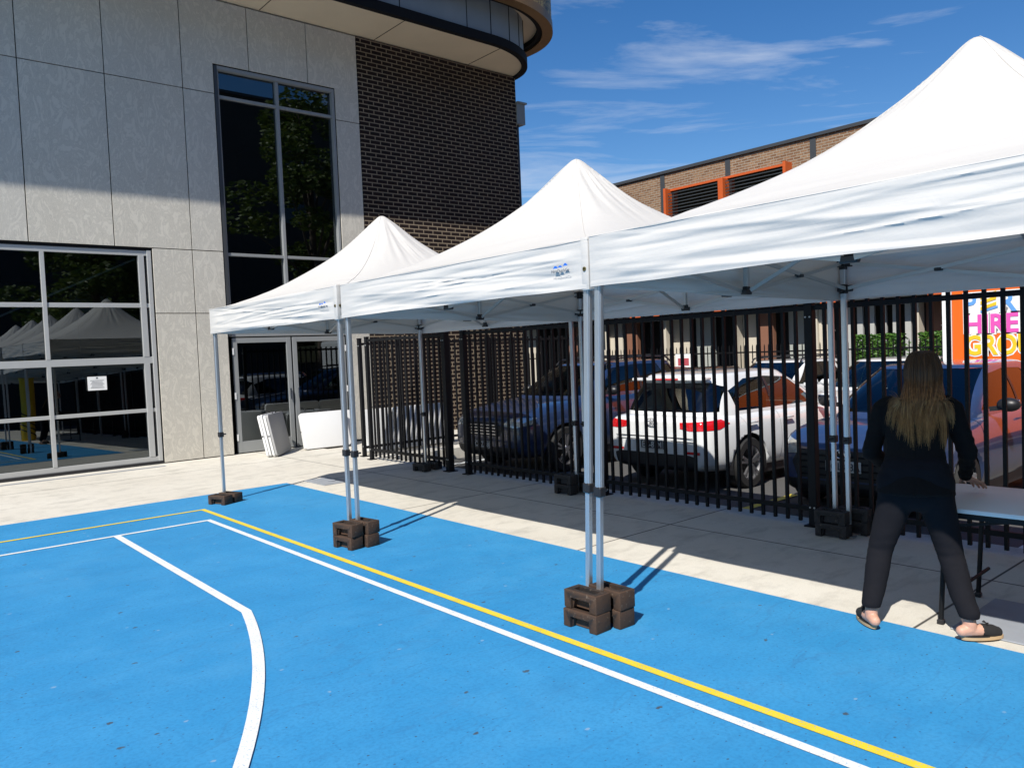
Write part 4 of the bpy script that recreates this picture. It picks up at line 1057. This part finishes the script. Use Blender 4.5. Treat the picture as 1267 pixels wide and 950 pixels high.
# white hatch, tail to the fence
WINH = [([(1.62, .985), (2.16, 1.36), (2.70, 1.395), (2.70, .985)], 'car_glass'), ([(2.76, .985), (2.76, 1.395), (3.2, 1.385), (3.62, 1.25), (3.56, .99)], 'car_glass')]
car('white_hatchback', 'white hatchback parked with its tail lights against the black fence', None, M['white_paint'], hatch_low, (1.10, 4.16, .80, .92, 2.02, 3.86, .60, 1.475, .16), 1.80, .19, (.82, 3.44), .325,
    tl=[(4.2, .36, .815), (4.2, .50, .79), (4.2, .96, .80), (4.2, 1.12, .86), (4.2, .98, .915), (4.2, .36, .89)], wins=WINH, scr=[(-.70, .98), (.70, .98), (.58, 1.42), (-.58, 1.42)],
    rear=[(-.72, 1.0), (.72, 1.0), (.66, 1.30), (.55, 1.36), (-.55, 1.36), (-.66, 1.30)], dark=[[(2.70, .985), (2.76, .985), (2.76, 1.395), (2.70, 1.395)]],
    plate=(4.318, .60, 'EC-87M', False, True), bumper=[([(-.60, .20), (.60, .20), (.66, .46), (.55, .49), (-.55, .49), (-.66, .46)], 1)], doors=[[(1.52, .30), (2.72, .30), (2.72, .94), (1.42, .92), (1.30, .7)], [(2.735, .30), (3.05, .30), (3.32, .62), (3.55, .80), (3.58, .945), (2.735, .945)]],
    mirror=(1.72, 1.03), emblem=(4.312, .885, False), hl=[(0, .50, .62), (0, .86, .66), (0, .95, .78), (0, .55, .70)])
def place(t, x, y, z, rz): t.location = (x, y, z); t.rotation_euler = (0, 0, rz)
by = lambda n: next(o for o in bpy.data.objects if o.name == n)
place(by('white_hatchback'), 7.88+4.30, 6.46, -.215, PI)
h_ = by('white_hatchback')
# spoiler, reflectors, wiper, tailgate seam
bm = bmesh.new(); add_box(bm, 3.80, 4.00, -.57, .57, 1.395, 1.435, .012, 2); sp_ = obj('spoiler', bm, M['white_paint'], h_, True, 40)
obj('brake_light', box(4.0, 4.006, -.2, .2, 1.405, 1.425), M['red_lamp'], sp_)
for s in (-1, 1): obj('reflector', box(4.262, 4.29, s*.60-.10, s*.60+.10, .50, .535, .004), M['red_lamp'], h_)
bm = bmesh.new(); add_bar(bm, (4.30, -.62, .70), (4.30, .62, .70), .006, .008); add_bar(bm, (4.292, -.62, .655), (4.292, .62, .655), .006, .006); obj('tailgate_seam', bm, M['black_plastic'], h_)
# navy suv, nose to the fence
WINS = [([(1.72, 1.13), (2.26, 1.52), (2.80, 1.56), (2.80, 1.13)], 'car_glass'), ([(2.86, 1.13), (2.86, 1.56), (3.40, 1.55), (3.62, 1.14)], 'privacy_glass'), ([(3.70, 1.15), (3.52, 1.54), (3.78, 1.52), (4.02, 1.20)], 'privacy_glass')]
def suv(label, mat, name, **k):
    a = dict(hl=[(0, .46, .76), (0, .74, .74), (0, 1.02, .82), (0, 1.10, .93), (0, .60, .88)], tl=[(4.4, .52, .9), (4.4, 1.1, .9), (4.4, 1.1, 1.08), (4.4, .52, 1.08)], wins=WINS, scr=[(-.72, 1.12), (.72, 1.12), (.60, 1.57), (-.60, 1.57)], rear=[(-.66, 1.16), (.66, 1.16), (.56, 1.5), (-.56, 1.5)],
             dark=[[(2.80, 1.13), (2.86, 1.13), (2.86, 1.56), (2.80, 1.56)]], plate=(-.012, .47, k.pop('txt', 'CQZ 28J'), True, True), grille=[(-.40, .60), (.40, .60), (.44, .72), (.36, .80), (-.36, .80), (-.44, .72)], bumper=[([(-.74, .24), (.74, .24), (.70, .44), (-.70, .44)], -1)],
             doors=[[(1.56, .36), (2.83, .36), (2.83, 1.07), (1.45, 1.04), (1.40, .7)], [(2.845, .36), (3.12, .36), (3.40, .75), (3.68, .98), (3.70, 1.08), (2.845, 1.08)]], mirror=(1.86, 1.18), rails=True)
    a.update(k); return car(name, label, None, mat, suv_low, (1.12, 4.30, .80, 1.06, 2.05, 3.98, .62, 1.61, .18), 1.81, .24, (.92, 3.58), .345, **a)
place(suv('dark navy wagon with roof bars parked nose to the fence beside the white hatchback', M['navy_paint'], 'navy_suv', extras='chrome'), 7.40, 9.36, -.21, 0)
place(suv('white wagon in the second row of the car park, behind the white hatchback', M['white_paint'], 'white_suv', txt='BK 41 LT'), 13.2, 9.15, -.40, 0)
place(suv('white car in the second row, seen left of the blue hatchback roof', M['white_paint'], 'white_car', rails=False, txt='DL 07 PR'), 13.0, 6.75, -.40, 0)
# blue hatch, nose to the fence
bl_low = [(x, w, z0, z1+.03) for x, w, z0, z1 in hatch_low]
WINB = [([(1.55, 1.02), (2.10, 1.385), (2.62, 1.43), (2.62, 1.02)], 'privacy_glass'), ([(2.68, 1.02), (2.68, 1.43), (3.2, 1.41), (3.50, 1.06)], 'privacy_glass')]
car('blue_hatchback', 'shiny blue hatchback parked nose to the fence, mirroring the orange truck', None, M['blue_paint'], [(x, w, z0, z1+(.10 if x < 1 else .03)) for x, w, z0, z1 in hatch_low], (1.0, 4.12, .80, .95, 1.90, 3.75, .60, 1.50, .18), 1.80, .19, (.84, 3.42), .32,
    hl=[(0, .48, .66), (0, .80, .64), (0, 1.10, .78), (0, 1.12, .90), (0, .62, .78)], wins=WINB, scr=[(-.72, 1.0), (.72, 1.0), (.58, 1.455), (-.58, 1.455)], rear=[(-.66, 1.05), (.66, 1.05), (.56, 1.38), (-.56, 1.38)],
    dark=[[(2.62, 1.02), (2.68, 1.02), (2.68, 1.43), (2.62, 1.43)]], plate=(-.016, .545, 'FGL 88A', True, False), grille=[(-.52, .40), (.52, .40), (.58, .56), (.50, .70), (-.50, .70), (-.58, .56)], bumper=[([(-.72, .20), (.72, .20), (.66, .38), (-.66, .38)], -1)],
    doors=[[(1.42, .32), (2.64, .32), (2.64, .98), (1.30, .96), (1.25, .7)], [(2.655, .32), (3.0, .32), (3.28, .68), (3.52, .88), (3.54, .985), (2.655, .985)]], mirror=(1.62, 1.08), emblem=(-.02, .672, True), tl=[(4.2, .40, .80), (4.2, 1.1, .80), (4.2, 1.1, .93), (4.2, .40, .93)])
place(by('blue_hatchback'), 7.72, 3.86, -.21, 0)
# second-row cars seen over the white hatchback
def small_car(label, mat, name): return car(name, label, None, mat, hatch_low, (1.10, 4.16, .80, .92, 2.02, 3.86, .60, 1.475, .16), 1.80, .19, (.82, 3.44), .325, wins=WINH, scr=[(-.70, .98), (.70, .98), (.58, 1.42), (-.58, 1.42)], rear=[(-.72, 1.0), (.72, 1.0), (.55, 1.36), (-.55, 1.36)], hl=[(0, .50, .62), (0, .86, .66), (0, .95, .78), (0, .55, .70)], mirror=(1.72, 1.03))
place(small_car('black hatchback roof seen just over the white hatchback', M['black_paint'], 'black_hatchback'), 13.3, 11.65, -.42, 0)
place(small_car('red hatchback partly hidden behind the navy wagon', M['red_paint'], 'red_hatchback'), 14.2, 13.9, -.45, 0)

# ------------------------------------------------------------------ orange truck with lettering
tr = thing('box_truck', 'orange party hire box truck with big lettering beyond the blue hatchback', 'truck', (15.8, 0, -.2805)); tr.scale = (1, 1.17, 1.17)
obj('cargo_box', box(0, 2.4, -.8, 4.92, .42, 3.3, .015), M['orange'], tr)
cp = obj('corner_post', box(-.02, .10, 4.922, 5.06, .40, 3.32, .006), M['white_print'], tr)
obj('dark_end_panel', box(.13, 2.38, 4.922, 4.94, .44, 3.28, .004), M['dark_frame'], tr)  # dark panel added to keep orange out of the door glass reflection
bm = bmesh.new()
for k in range(24): add_lathe(bm, [(0, -.026), (.008, -.026), (.008, -.02)], 8, 'x', (0, 4.99, .55+k*.115))
obj('rivets', fix(bm), M['grey_plastic'], cp)
obj('roof_rail', box(-.012, 2.42, -.82, 4.92, 3.302, 3.36, .01), M['white_print'], tr)
def word(txt, z, size, mat, sx, y=4.71, back=True):
    if back:
        b = text_mesh(txt, size, .002, .036, sx, 'LEFT'); bmesh.ops.transform(b, matrix=Matrix.Translation((-.004, y, z)) @ FACE_NX, verts=b.verts[:]); bo = obj('lettering_outline', b, M['white_print'], tr)
    b = text_mesh(txt, size, .003, .011, sx, 'LEFT'); bmesh.ops.transform(b, matrix=Matrix.Translation((-.012, y, z)) @ FACE_NX, verts=b.verts[:]); return obj('lettering', b, mat, tr)
word('P', 1.955, .40, M['sky_print'], .84, 4.735); word('RTY', 1.955, .40, M['sky_print'], .92, 4.245)
word('HIRE', 1.635, .40, M['pink'], .90, 4.735); word('GROUP', 1.30, .42, M['yellow_print'], .80, 4.735)
obj('lettering_backing', box(-.0035, -.0005, 3.05, 4.755, 1.62, 2.27, .001), M['white_print'], tr)
bm = bmesh.new()
for k, (z, hh) in enumerate(((2.17, .05), (2.09, .05), (2.0, .05))): add_prism(bm, [(-.016, 4.50, z-.02), (-.016, 4.28, z+.05), (-.016, 4.28, z+.05+hh), (-.016, 4.50, z-.02+hh)], (.006, 0, 0))
obj('stripe_mark', fix(bm), M['yellow_print'], tr)
bm = bmesh.new(); add_prism(bm, [(-.016, 4.50, 1.94), (-.016, 4.26, 2.01), (-.016, 4.26, 2.04), (-.016, 4.50, 1.97)], (.006, 0, 0)); obj('stripe_mark', fix(bm), M['sky_print'], tr)
obj('chassis', box(.2, 2.2, -1, 4.6, .22, .419, .01), M['black_plastic'], tr)
bm = bmesh.new(); add_tube(bm, [(-.005, 4.05, .92), (-.05, 4.0, .95), (-.06, 3.93, .9), (-.03, 3.92, .86), (-.005, 4.0, .86)], .014, 8); obj('tie_hook', bm, M['black_steel'], tr, True)
for wy in (3.6, -1.9):
    for wx, s in ((.18, -1), (2.2, 1)):
        bm = bmesh.new(); add_lathe(bm, [(0, -.11), (.24, -.11), (.36, -.12), (.38, -.06), (.38, .06), (.36, .12), (.24, .11), (0, .11)], 30, 'x', (wx, wy, .295)); obj('wheel', fix(bm), M['tyre'], tr, True, 40)
obj('truck_cab', box(.15, 2.25, -2.9, -.9, .3, 2.3, .12, 3), M['white_paint'], tr)
obj('windscreen', box(.4, 2.0, -2.912, -2.896, 1.3, 2.1, .004), M['privacy_glass'], tr)

# ------------------------------------------------------------------ folding tables
def folded_table(x, y, rz, lean, label, w=.92, h=.73, group='folded tables leaning by the doors', grey=False):
    """bottom edge centre at (x, y); outward normal is local -Y; leans back"""
    t = thing('folded_table', label, 'folded table', (x, y, .02), rz, group); t.rotation_euler = (-lean, 0, rz)
    for k, yy in enumerate((0, .046)):
        b = bmesh.new(); add_box(b, -w/2, w/2, yy, yy+.038, 0, h); es = [e for e in b.edges if abs(e.verts[0].co.y-e.verts[1].co.y) > .01]
        bmesh.ops.bevel(b, geom=es, offset=.05, segments=5, profile=.5, affect='EDGES')
        es = [e for e in b.edges if abs(e.verts[0].co.y-e.verts[1].co.y) < .001]; bmesh.ops.bevel(b, geom=es, offset=.006, segments=2, profile=.5, affect='EDGES')
        obj('tabletop_half', b, M['shaded_white_plastic'] if (grey and k == 0) else M['white_plastic'], t, True, 40)  # front half of a shaded table: shade put into the plastic colour
    obj('hinge_gap', box(-w/2+.03, w/2-.03, .036, .048, .02, h-.02), M['black_plastic'], t)
    b = bmesh.new(); add_tube(b, [(-.10, .02, h-.004), (-.09, .02, h+.03), (.09, .02, h+.03), (.10, .02, h-.004)], .009, 8); obj('carry_handle', b, M['black_plastic'], t, True)
    b = bmesh.new(); add_lathe(b, [(0, -w/2-.004), (.014, -w/2-.004), (.014, -w/2+.001)], 12, 'x', (0, .066, h*.5)); obj('side_latch', fix(b), M['black_plastic'], t)
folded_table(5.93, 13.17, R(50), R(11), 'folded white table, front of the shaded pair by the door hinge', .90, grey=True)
folded_table(5.85, 13.24, R(50), R(11), 'folded white table, back of the shaded pair by the door hinge', .90)
folded_table(6.83, 13.25, R(-2), R(17), 'sunlit folded white table leaning flat on the glass door', .92, .68)
folded_table(7.0, 13.375, R(-1), R(17), 'folded table behind the sunlit one, its right edge showing', .98, .66)
for k in range(3): folded_table(7.1+k*.62, 11.80+.02*k, R(2), R(9), ['leftmost', 'middle', 'rightmost'][k]+' folded table standing behind the picket gate', .58, .74, 'folded tables behind the gate')

# open table by the woman
tb = thing('trestle_table', 'white folding table standing open in front of the woman', 'table', (5.02, 1.05, 0), R(2))
b = bmesh.new(); add_box(b, -.40, .40, -.95, .90, .665, .69); es = [e for e in b.edges if abs(e.verts[0].co.z-e.verts[1].co.z) > .01]; bmesh.ops.bevel(b, geom=es, offset=.06, segments=5, profile=.5, affect='EDGES')
es = [e for e in b.edges if abs(e.verts[0].co.z-e.verts[1].co.z) < .001]; bmesh.ops.bevel(b, geom=es, offset=.005, segments=2, profile=.5, affect='EDGES')
obj('tabletop', b, M['white_plastic'], tb, True, 40)
b = bmesh.new()
for x in (-.36, .36): add_bar(b, (x, -.85, .645), (x, .80, .645), .03, .03)
for y in (-.6, 0, .6): add_bar(b, (-.36, y, .645), (.36, y, .645), .025, .025)
obj('under_frame', b, M['black_steel'], tb)
for s in (1, -1):
    y0 = .66*s; y1 = .75*s
    for x in (-.32, .32):
        b = bmesh.new(); add_tube(b, [(x, y0, .64), (x, y0+.06*s, .56), (x, y1, .02), (x, y1, .0)], .0135, 10); lg = obj('leg', b, M['black_steel'], tb, True)
        obj('rubber_foot', box(x-.018, x+.018, y1-.018, y1+.018, .0, .03, .005), M['black_plastic'], lg)
    b = bmesh.new(); add_tube(b, [(-.32, y1-.06*s, .19), (.32, y1-.06*s, .19)], .010, 8); add_bar(b, (-.32, y0+.05*s, .57), (.0, .05*s, .64), .014, .014); add_tube(b, [(-.32, y0+.03*s, .60), (.32, y0+.03*s, .60)], .010, 8); obj('brace', b, M['black_steel'], tb)

# yellow pillar reflected in the glass
yp = thing('padded_pillar', 'yellow and black striped padded pillar, seen only reflected in the garage glass', 'pillar', (4.75, -2.35, 0))
b = bmesh.new(); add_lathe(b, [(.20, 0), (.21, .02), (.21, 2.0), (.23, 2.02), (.24, 2.45), (.2, 2.5), (0, 2.5)], 24, 'z'); obj('wrap', fix(b), M['yellow_vinyl'], yp, True, 40)
for k in range(4):
    b = bmesh.new(); add_tube(b, [(.213*math.cos(a), .213*math.sin(a), .12+k*.16+a*.10) for a in [2*PI*i/24 for i in range(25)]], .02, 6); obj('stripe', b, M['black_vinyl'], yp)

# ------------------------------------------------------------------ the woman
def capsules(bm, chain, seg=16):
    """tapered tube with round ends through (point, radius) stations, as closed overlapping solids"""
    for (p, r), (q, s) in zip(chain, chain[1:]):
        p, q = Vector(p), Vector(q)
        n = max(2, int((q-p).length/.02)); pts = [p.lerp(q, k/n) for k in range(n+1)]; add_tube(bm, pts, [r+(s-r)*k/n for k in range(n+1)], seg)
    for p, r in chain:
        m4 = Matrix.Translation(Vector(p)); bmesh.ops.create_uvsphere(bm, u_segments=seg, v_segments=seg//2, radius=r, matrix=m4)
def ellipse_loft(bm, sts, n=28):
    rings = []
    for (cx, cy, cz, a, b_, tilt) in sts:
        rings.append([bm.verts.new((cx+a*math.cos(2*PI*k/n), cy+b_*math.sin(2*PI*k/n), cz+tilt*math.sin(2*PI*k/n))) for k in range(n)])
    for A, B in zip(rings, rings[1:]):
        for k in range(n): bm.faces.new((A[k], A[(k+1) % n], B[(k+1) % n], B[k]))
    bm.faces.new(rings[0][::-1]); bm.faces.new(rings[-1])
def remesh(o, vox, smooth=4, fac=.5):
    m = o.modifiers.new('r', 'REMESH'); m.mode = 'VOXEL'; m.voxel_size = vox; m.use_smooth_shade = True
    if smooth: s = o.modifiers.new('s', 'SMOOTH'); s.iterations = smooth; s.factor = fac
    mats = list(o.data.materials); bake(o); o.data.materials.clear()
    for q in mats: o.data.materials.append(q)
    o.data.polygons.foreach_set('use_smooth', [True]*len(o.data.polygons)); return o
def folds(o, fn):
    me = o.data; me.update(); ns = [v.normal.copy() for v in me.vertices]
    for v, nn in zip(me.vertices, ns): v.co += nn*fn(v.co)
    me.update()
# local axes: x = her right, y = forward, z up
def woman():
    Fd = Vector((.925, .379, 0)); rz = math.atan2(Fd.y, Fd.x)-PI/2
    t = tag(obj('person', box(0, .01, 0, .01, 0, .01), M['skin']), 'woman in a black suit with long brown hair, bending over the white table', 'person')
    t.location = (4.47, 1.83, .012); t.rotation_euler = (0, 0, rz)
    ankL, ankR = (-.235, -.03, .085), (.245, -.06, .085)
    kneeL, kneeR = (-.185, .05, .43), (.165, .04, .43)
    hipL, hipR = (-.09, .03, .80), (.09, .03, .80)
    shL, shR = (-.155, .21, 1.235), (.185, .21, 1.235)
    elL, elR = (-.225, .16, .965), (.262, .20, .970)
    wrL, wrR = (-.10, .44, .80), (.262, .455, .790)
    hd = Vector((.05, .30, 1.43))
    # ---- body (skin): one continuous surface
    b = bmesh.new()
    capsules(b, [((0, .03, .82), .13), ((.01, .12, 1.0), .115), ((.015, .19, 1.18), .12), ((.03, .225, 1.27), .055), ((.045, .265, 1.36), .047)])
    for hp, kn, an in ((hipL, kneeL, ankL), (hipR, kneeR, ankR)): capsules(b, [(hp, .085), (kn, .055), (tuple(Vector(kn).lerp(Vector(an), .35)), .054), (an, .033)])
    for s_, e_, w_ in ((shL, elL, wrL), (shR, elR, wrR)): capsules(b, [(s_, .034), (e_, .029), (w_, .0225)])
    # head: cranium, face, nose, ears
    bmesh.ops.create_uvsphere(b, u_segments=28, v_segments=18, radius=1, matrix=Matrix.Translation(hd) @ Matrix.Rotation(R(-22), 4, 'X') @ Matrix.Diagonal((.074, .094, .105, 1)))
    bmesh.ops.create_uvsphere(b, u_segments=20, v_segments=12, radius=1, matrix=Matrix.Translation(hd+Vector((0, .055, -.062))) @ Matrix.Diagonal((.055, .055, .065, 1)))
    capsules(b, [(hd+Vector((0, .10, .0)), .009), (hd+Vector((0, .122, -.035)), .013)], 8)
    for s in (-1, 1):
        bmesh.ops.create_uvsphere(b, u_segments=10, v_segments=8, radius=1, matrix=Matrix.Translation(hd+Vector((s*.076, .0, -.02))) @ Matrix.Diagonal((.012, .02, .032, 1)))
        capsules(b, [(hd+Vector((s*.012, .105, -.072)), .008), (hd+Vector((-s*.012, .105, -.072)), .008)], 8)
    # feet: heel, sole, toes; left toes out to the left, right toes out to the right
    def foot(an, d, up_=0):
        d = Vector(d).normalized(); a = Vector(an); hl = Vector((a.x, a.y, 0))-d*.045
        capsules(b, [(a, .034), (a+Vector((0, 0, -.03)), .034), (hl+Vector((0, 0, .045)), .030)], 12)
        capsules(b, [(hl+Vector((0, 0, .045)), .030), (hl+d*.11+Vector((0, 0, .045)), .034), (hl+d*.19+Vector((0, 0, .034)), .026)], 12)
        return hl, d
    fL = foot(ankL, (-.42, .90, 0)); fR = foot(ankR, (.86, .50, 0))
    # hands: palm, five fingers
    def hand(w, tip_dir, side, down=-.12, spread=1.0):
        w = Vector(w); d = Vector(tip_dir).normalized(); lat = d.cross(Vector((0, 0, 1))).normalized()*side; u = Vector((0, 0, 1))
        pc = w+d*.045; 
        capsules(b, [(w, .024), (w+d*.03, .024)], 12)
        for k in (-1.5, -.5, .5, 1.5): capsules(b, [(w+d*.02+lat*k*.011, .014), (w+d*.082+lat*k*.0195+u*-.004, .0115)], 10)
        for k, ln in ((-1.5, .062), (-.5, .076), (.5, .082), (1.5, .074)):
            r0_ = w+d*.082+lat*k*.0195+u*-.004; dd = (d+lat*k*.13*spread).normalized()
            capsules(b, [(r0_, .0098), (r0_+dd*ln*.45+u*.004, .0092), (r0_+dd*ln*.78+u*-.006, .0082), (r0_+dd*ln+u*-.016, .0068)], 9)
        th = w+d*.022+lat*.028; td = (d*.75+lat*.75).normalized(); capsules(b, [(w+d*.015+lat*.012, .014), (th, .0125), (th+td*.036+u*-.006, .0105), (th+td*.064+u*-.012, .0085)], 9)
    hand(wrR, (.52, .70, -.36), -1); hand(wrL, (.45, .86, -.35), 1)
    tmp = bpy.data.objects.new('tmp', mesh_from('body', b, M['skin'])); COL.objects.link(tmp); remesh(tmp, .0042, 3)
    old = t.data; t.data = tmp.data; remove(tmp)
    # ---- eyes
    for s in (-1, 1):
        e = bmesh.new(); bmesh.ops.create_uvsphere(e, u_segments=10, v_segments=8, radius=.011, matrix=Matrix.Translation(hd+Vector((s*.030, .098, -.008)))); obj('eye', e, M['ink'], t, True)
    # ---- trousers
    b = bmesh.new()
    capsules(b, [((-.06, .03, .86), .125), ((.06, .03, .86), .125)]); capsules(b, [((-.055, .0, .76), .10), ((.055, .0, .76), .10)]); capsules(b, [((0, .02, .76), .085), ((0, .02, .715), .06)])
    for hp, kn, an, sd in ((hipL, kneeL, ankL, -1), (hipR, kneeR, ankR, 1)):
        h0 = Vector(hp)+Vector((sd*.005, -.015, -.06)); an = Vector(an)
        capsules(b, [(Vector(hp)+Vector((0, -.015, .02)), .108), (h0, .098), (h0.lerp(Vector(kn), .5), .080), (kn, .067), (Vector(kn).lerp(an, .55), .061), (an+Vector((0, 0, .05)), .053)], 22)
    o = obj('trousers', b, M['trouser'], t); remesh(o, .009, 6)
    bm = bmesh.new(); bm.from_mesh(o.data)
    for an in (ankL, ankR): pass
    r_ = bmesh.ops.bisect_plane(bm, geom=bm.verts[:]+bm.edges[:]+bm.faces[:], plane_co=(0, 0, .118), plane_no=(0, 0, 1), clear_inner=True); bm.to_mesh(o.data); bm.free()
    o.data.polygons.foreach_set('use_smooth', [True]*len(o.data.polygons))
    def tf(c):
        k = .0025*noise.noise(Vector((c.x*6, c.y*6, c.z*7)))+.0016*noise.noise(Vector((c.x*14, c.y*14, c.z*22)))
        if .30 < c.z < .58: k += .0028*noise.noise(Vector((c.x*3, c.y*3, c.z*38)))*(1-abs(c.z-.44)/.14)
        if c.z < .25: k += .0022*noise.noise(Vector((c.x*5, c.y*5, c.z*30+4)))
        return k
    folds(o, tf)
    # ---- blazer
    b = bmesh.new()
    ellipse_loft(b, [(-.003, .010, .762, .203, .158, -.008), (-.003, .022, .82, .192, .147, 0), (0, .06, .92, .163, .125, 0), (.005, .09, 1.0, .146, .110, 0), (.01, .135, 1.09, .162, .115, 0), (.015, .175, 1.17, .176, .114, 0), (.017, .20, 1.225, .172, .098, 0), (.022, .215, 1.262, .135, .075, 0), (.03, .225, 1.292, .075, .062, 0), (.035, .235, 1.318, .062, .056, 0)])
    for s_, e_, w_, sd in ((shL, elL, wrL, -1), (shR, elR, wrR, 1)):
        w_ = Vector(e_).lerp(Vector(w_), .90)
        capsules(b, [(Vector(s_)+Vector((-sd*.03, 0, -.01)), .066), (Vector(s_)+Vector((sd*.008, -.005, -.03)), .060), (Vector(s_).lerp(Vector(e_), .55), .053), (e_, .050), (Vector(e_).lerp(w_, .5), .044), (w_, .038)], 20)
    o = obj('blazer', b, M['cloth'], t); remesh(o, .008, 5)
    def bf(c):
        k = .007*noise.noise(Vector((c.x*7, c.y*5, c.z*7+3)))
        if abs(c.x) > .17 and c.z < 1.15: k += .007*noise.noise(Vector((c.x*6, c.y*9, c.z*34)))
        if c.z < .95 and abs(c.x) < .24: k += .006*noise.noise(Vector((c.x*16, 0, c.z*4)))
        if abs(c.x-.005) < .006 and c.y < .1: k -= .004
        return k
    folds(o, bf)
    b = bmesh.new()
    for k in range(3):
        p = Vector(elR).lerp(Vector(wrR), .72+k*.06)+Vector((.046, -.005, .012)); bmesh.ops.create_uvsphere(b, u_segments=8, v_segments=6, radius=.008, matrix=Matrix.Translation(p))
    obj('cuff_buttons', b, M['black_plastic'], o, True)
    # ---- shoes: mule upper over the toes, tan sole
    for hl, d in (fL, fR):
        lat = Vector((-d.y, d.x, 0)); s = bmesh.new(); prof = []
        n = 40; out = []
        for k in range(n):
            a = 2*PI*k/n; x = math.cos(a); y = math.sin(a); ln = .115+.02*x; wd = .036+.008*x
            out.append(hl+d*(.082+x*ln+.012)+lat*y*wd)
        add_prism(s, [p+Vector((0, 0, -.0)) for p in out], (0, 0, .016)); fix(s); so_ = obj('shoe', s, M['tan_sole'], t, True, 40)
        u_ = bmesh.new(); capsules(u_, [(hl+d*.115+Vector((0, 0, .044)), .037), (hl+d*.165+Vector((0, 0, .036)), .036), (hl+d*.195+Vector((0, 0, .031)), .028)], 14)
        uo = obj('shoe_upper', u_, M['suede'], so_); remesh(uo, .005, 3)
        bw = bmesh.new(); c0 = hl+d*.135+Vector((0, 0, .082))
        for sg_ in (-1, 1): add_tube(bw, [c0, c0+lat*sg_*.018+Vector((0, 0, .006)), c0+lat*sg_*.022-d*.006, c0], .003, 6)
        obj('shoe_bow', bw, M['suede'], so_)
        hs = bmesh.new(); add_prism(hs, [p+Vector((0, 0, .0162)) for p in out[8:33]], (0, 0, .004)); obj('insole', fix(hs), M['suede'], so_)
    # ---- hair: cap plus long locks fanning over the back and shoulders
    b = bmesh.new(); rg = random.Random(12)
    bmesh.ops.create_uvsphere(b, u_segments=32, v_segments=20, radius=1, matrix=Matrix.Translation(hd+Vector((0, -.012, .010))) @ Matrix.Rotation(R(-18), 4, 'X') @ Matrix.Diagonal((.078, .095, .106, 1)))
    bmesh.ops.delete(b, geom=[v for v in b.verts if v.co.y > hd.y+.066 and v.co.z < hd.z+.05], context='VERTS')
    def back(z, x, lay):   # surface of the blazer's back
        tt = (z-.92)/(1.225-.92); cy = .06+.14*tt; by_ = .135-.03*tt; q = max(0, 1-((x-.01)/.20)**2); return cy-by_*math.sqrt(q)-.012-lay
    def spline(ctrl, m_=4):
        pts = []
        for k in range(len(ctrl)-1):
            q0, q1, q2, q3 = ctrl[max(k-1, 0)], ctrl[k], ctrl[k+1], ctrl[min(k+2, len(ctrl)-1)]
            for m in range(m_):
                u = m/m_; pts.append(.5*((2*q1)+(q2-q0)*u+(2*q0-5*q1+4*q2-q3)*u*u+(3*q1-3*q2+q3-q0)*u**3))
        pts.append(ctrl[-1]); return pts
    locks = []
    for i in range(78):
        s = -1+2*(i+.5)/78+rg.uniform(-.06, .06); side = abs(s) > .84
        ln = rg.choice((-.03, .0, .03, .06, .09, .13)) if abs(s) > .12 else rg.uniform(0, .06)
        xe = hd.x-.030+s*.145+rg.gauss(0, .024); zt = 1.20-ln*1.25+rg.gauss(0, .015)
        if side: xe = hd.x-.03+math.copysign(rg.uniform(.115, .175), s); zt = 1.16+rg.uniform(-.05, .06)
        locks.append((s, xe, zt, side))
    for s, xe, zt, side in locks:
        wv = rg.uniform(-.016, .016); L0 = rg.uniform(0, .012); thick = rg.uniform(.7, 1.2)
        for k_ in range(26):
            ss = s+rg.gauss(0, .09); a = ss*R(112); lay = L0+rg.uniform(0, .006); dirx, diry = math.sin(a), -math.cos(a)
            crown = hd+Vector((rg.gauss(0, .008), rg.uniform(-.02, .03), .112))
            p1 = hd+Vector((dirx*.068, diry*.075-.01, .080+lay)); p2 = hd+Vector((dirx*(.084+lay), diry*(.102+lay)-.012, .012)); p3 = hd+Vector((dirx*(.084+lay), diry*(.100+lay)-.022, -.07))
            xt = xe+rg.gauss(0, .0065); z_ = zt+rg.uniform(-.015, .03)+(rg.uniform(0, .10) if k_ % 3 == 0 else 0)
            p4 = Vector((p3.x*.72+xt*.28, 0, 1.275)); p4.y = min(p3.y, back(1.25, p4.x, lay))-.004
            p5 = Vector((xt*.72+p4.x*.28+wv, 0, (1.275+z_)/2+.01)); p5.y = back(p5.z, p5.x, lay)
            p6 = Vector((xt, 0, z_)); p6.y = back(z_, xt, lay)
            if side: p4.y = min(p4.y, .15); p5.y = .085; p6.y = .075
            pts = spline([crown, p1, p2, p3, p4, p5, p6]); n = len(pts); w0 = rg.uniform(.0009, .0019)*thick
            add_tube(b, pts, [w0*(.7+.6*min(1, k/8))*(1 if k < n-10 else max(.15, (n-k)/11)) for k in range(n)], 4)
    obj('hair', b, M['hair'], t, True)
    return t
woman()
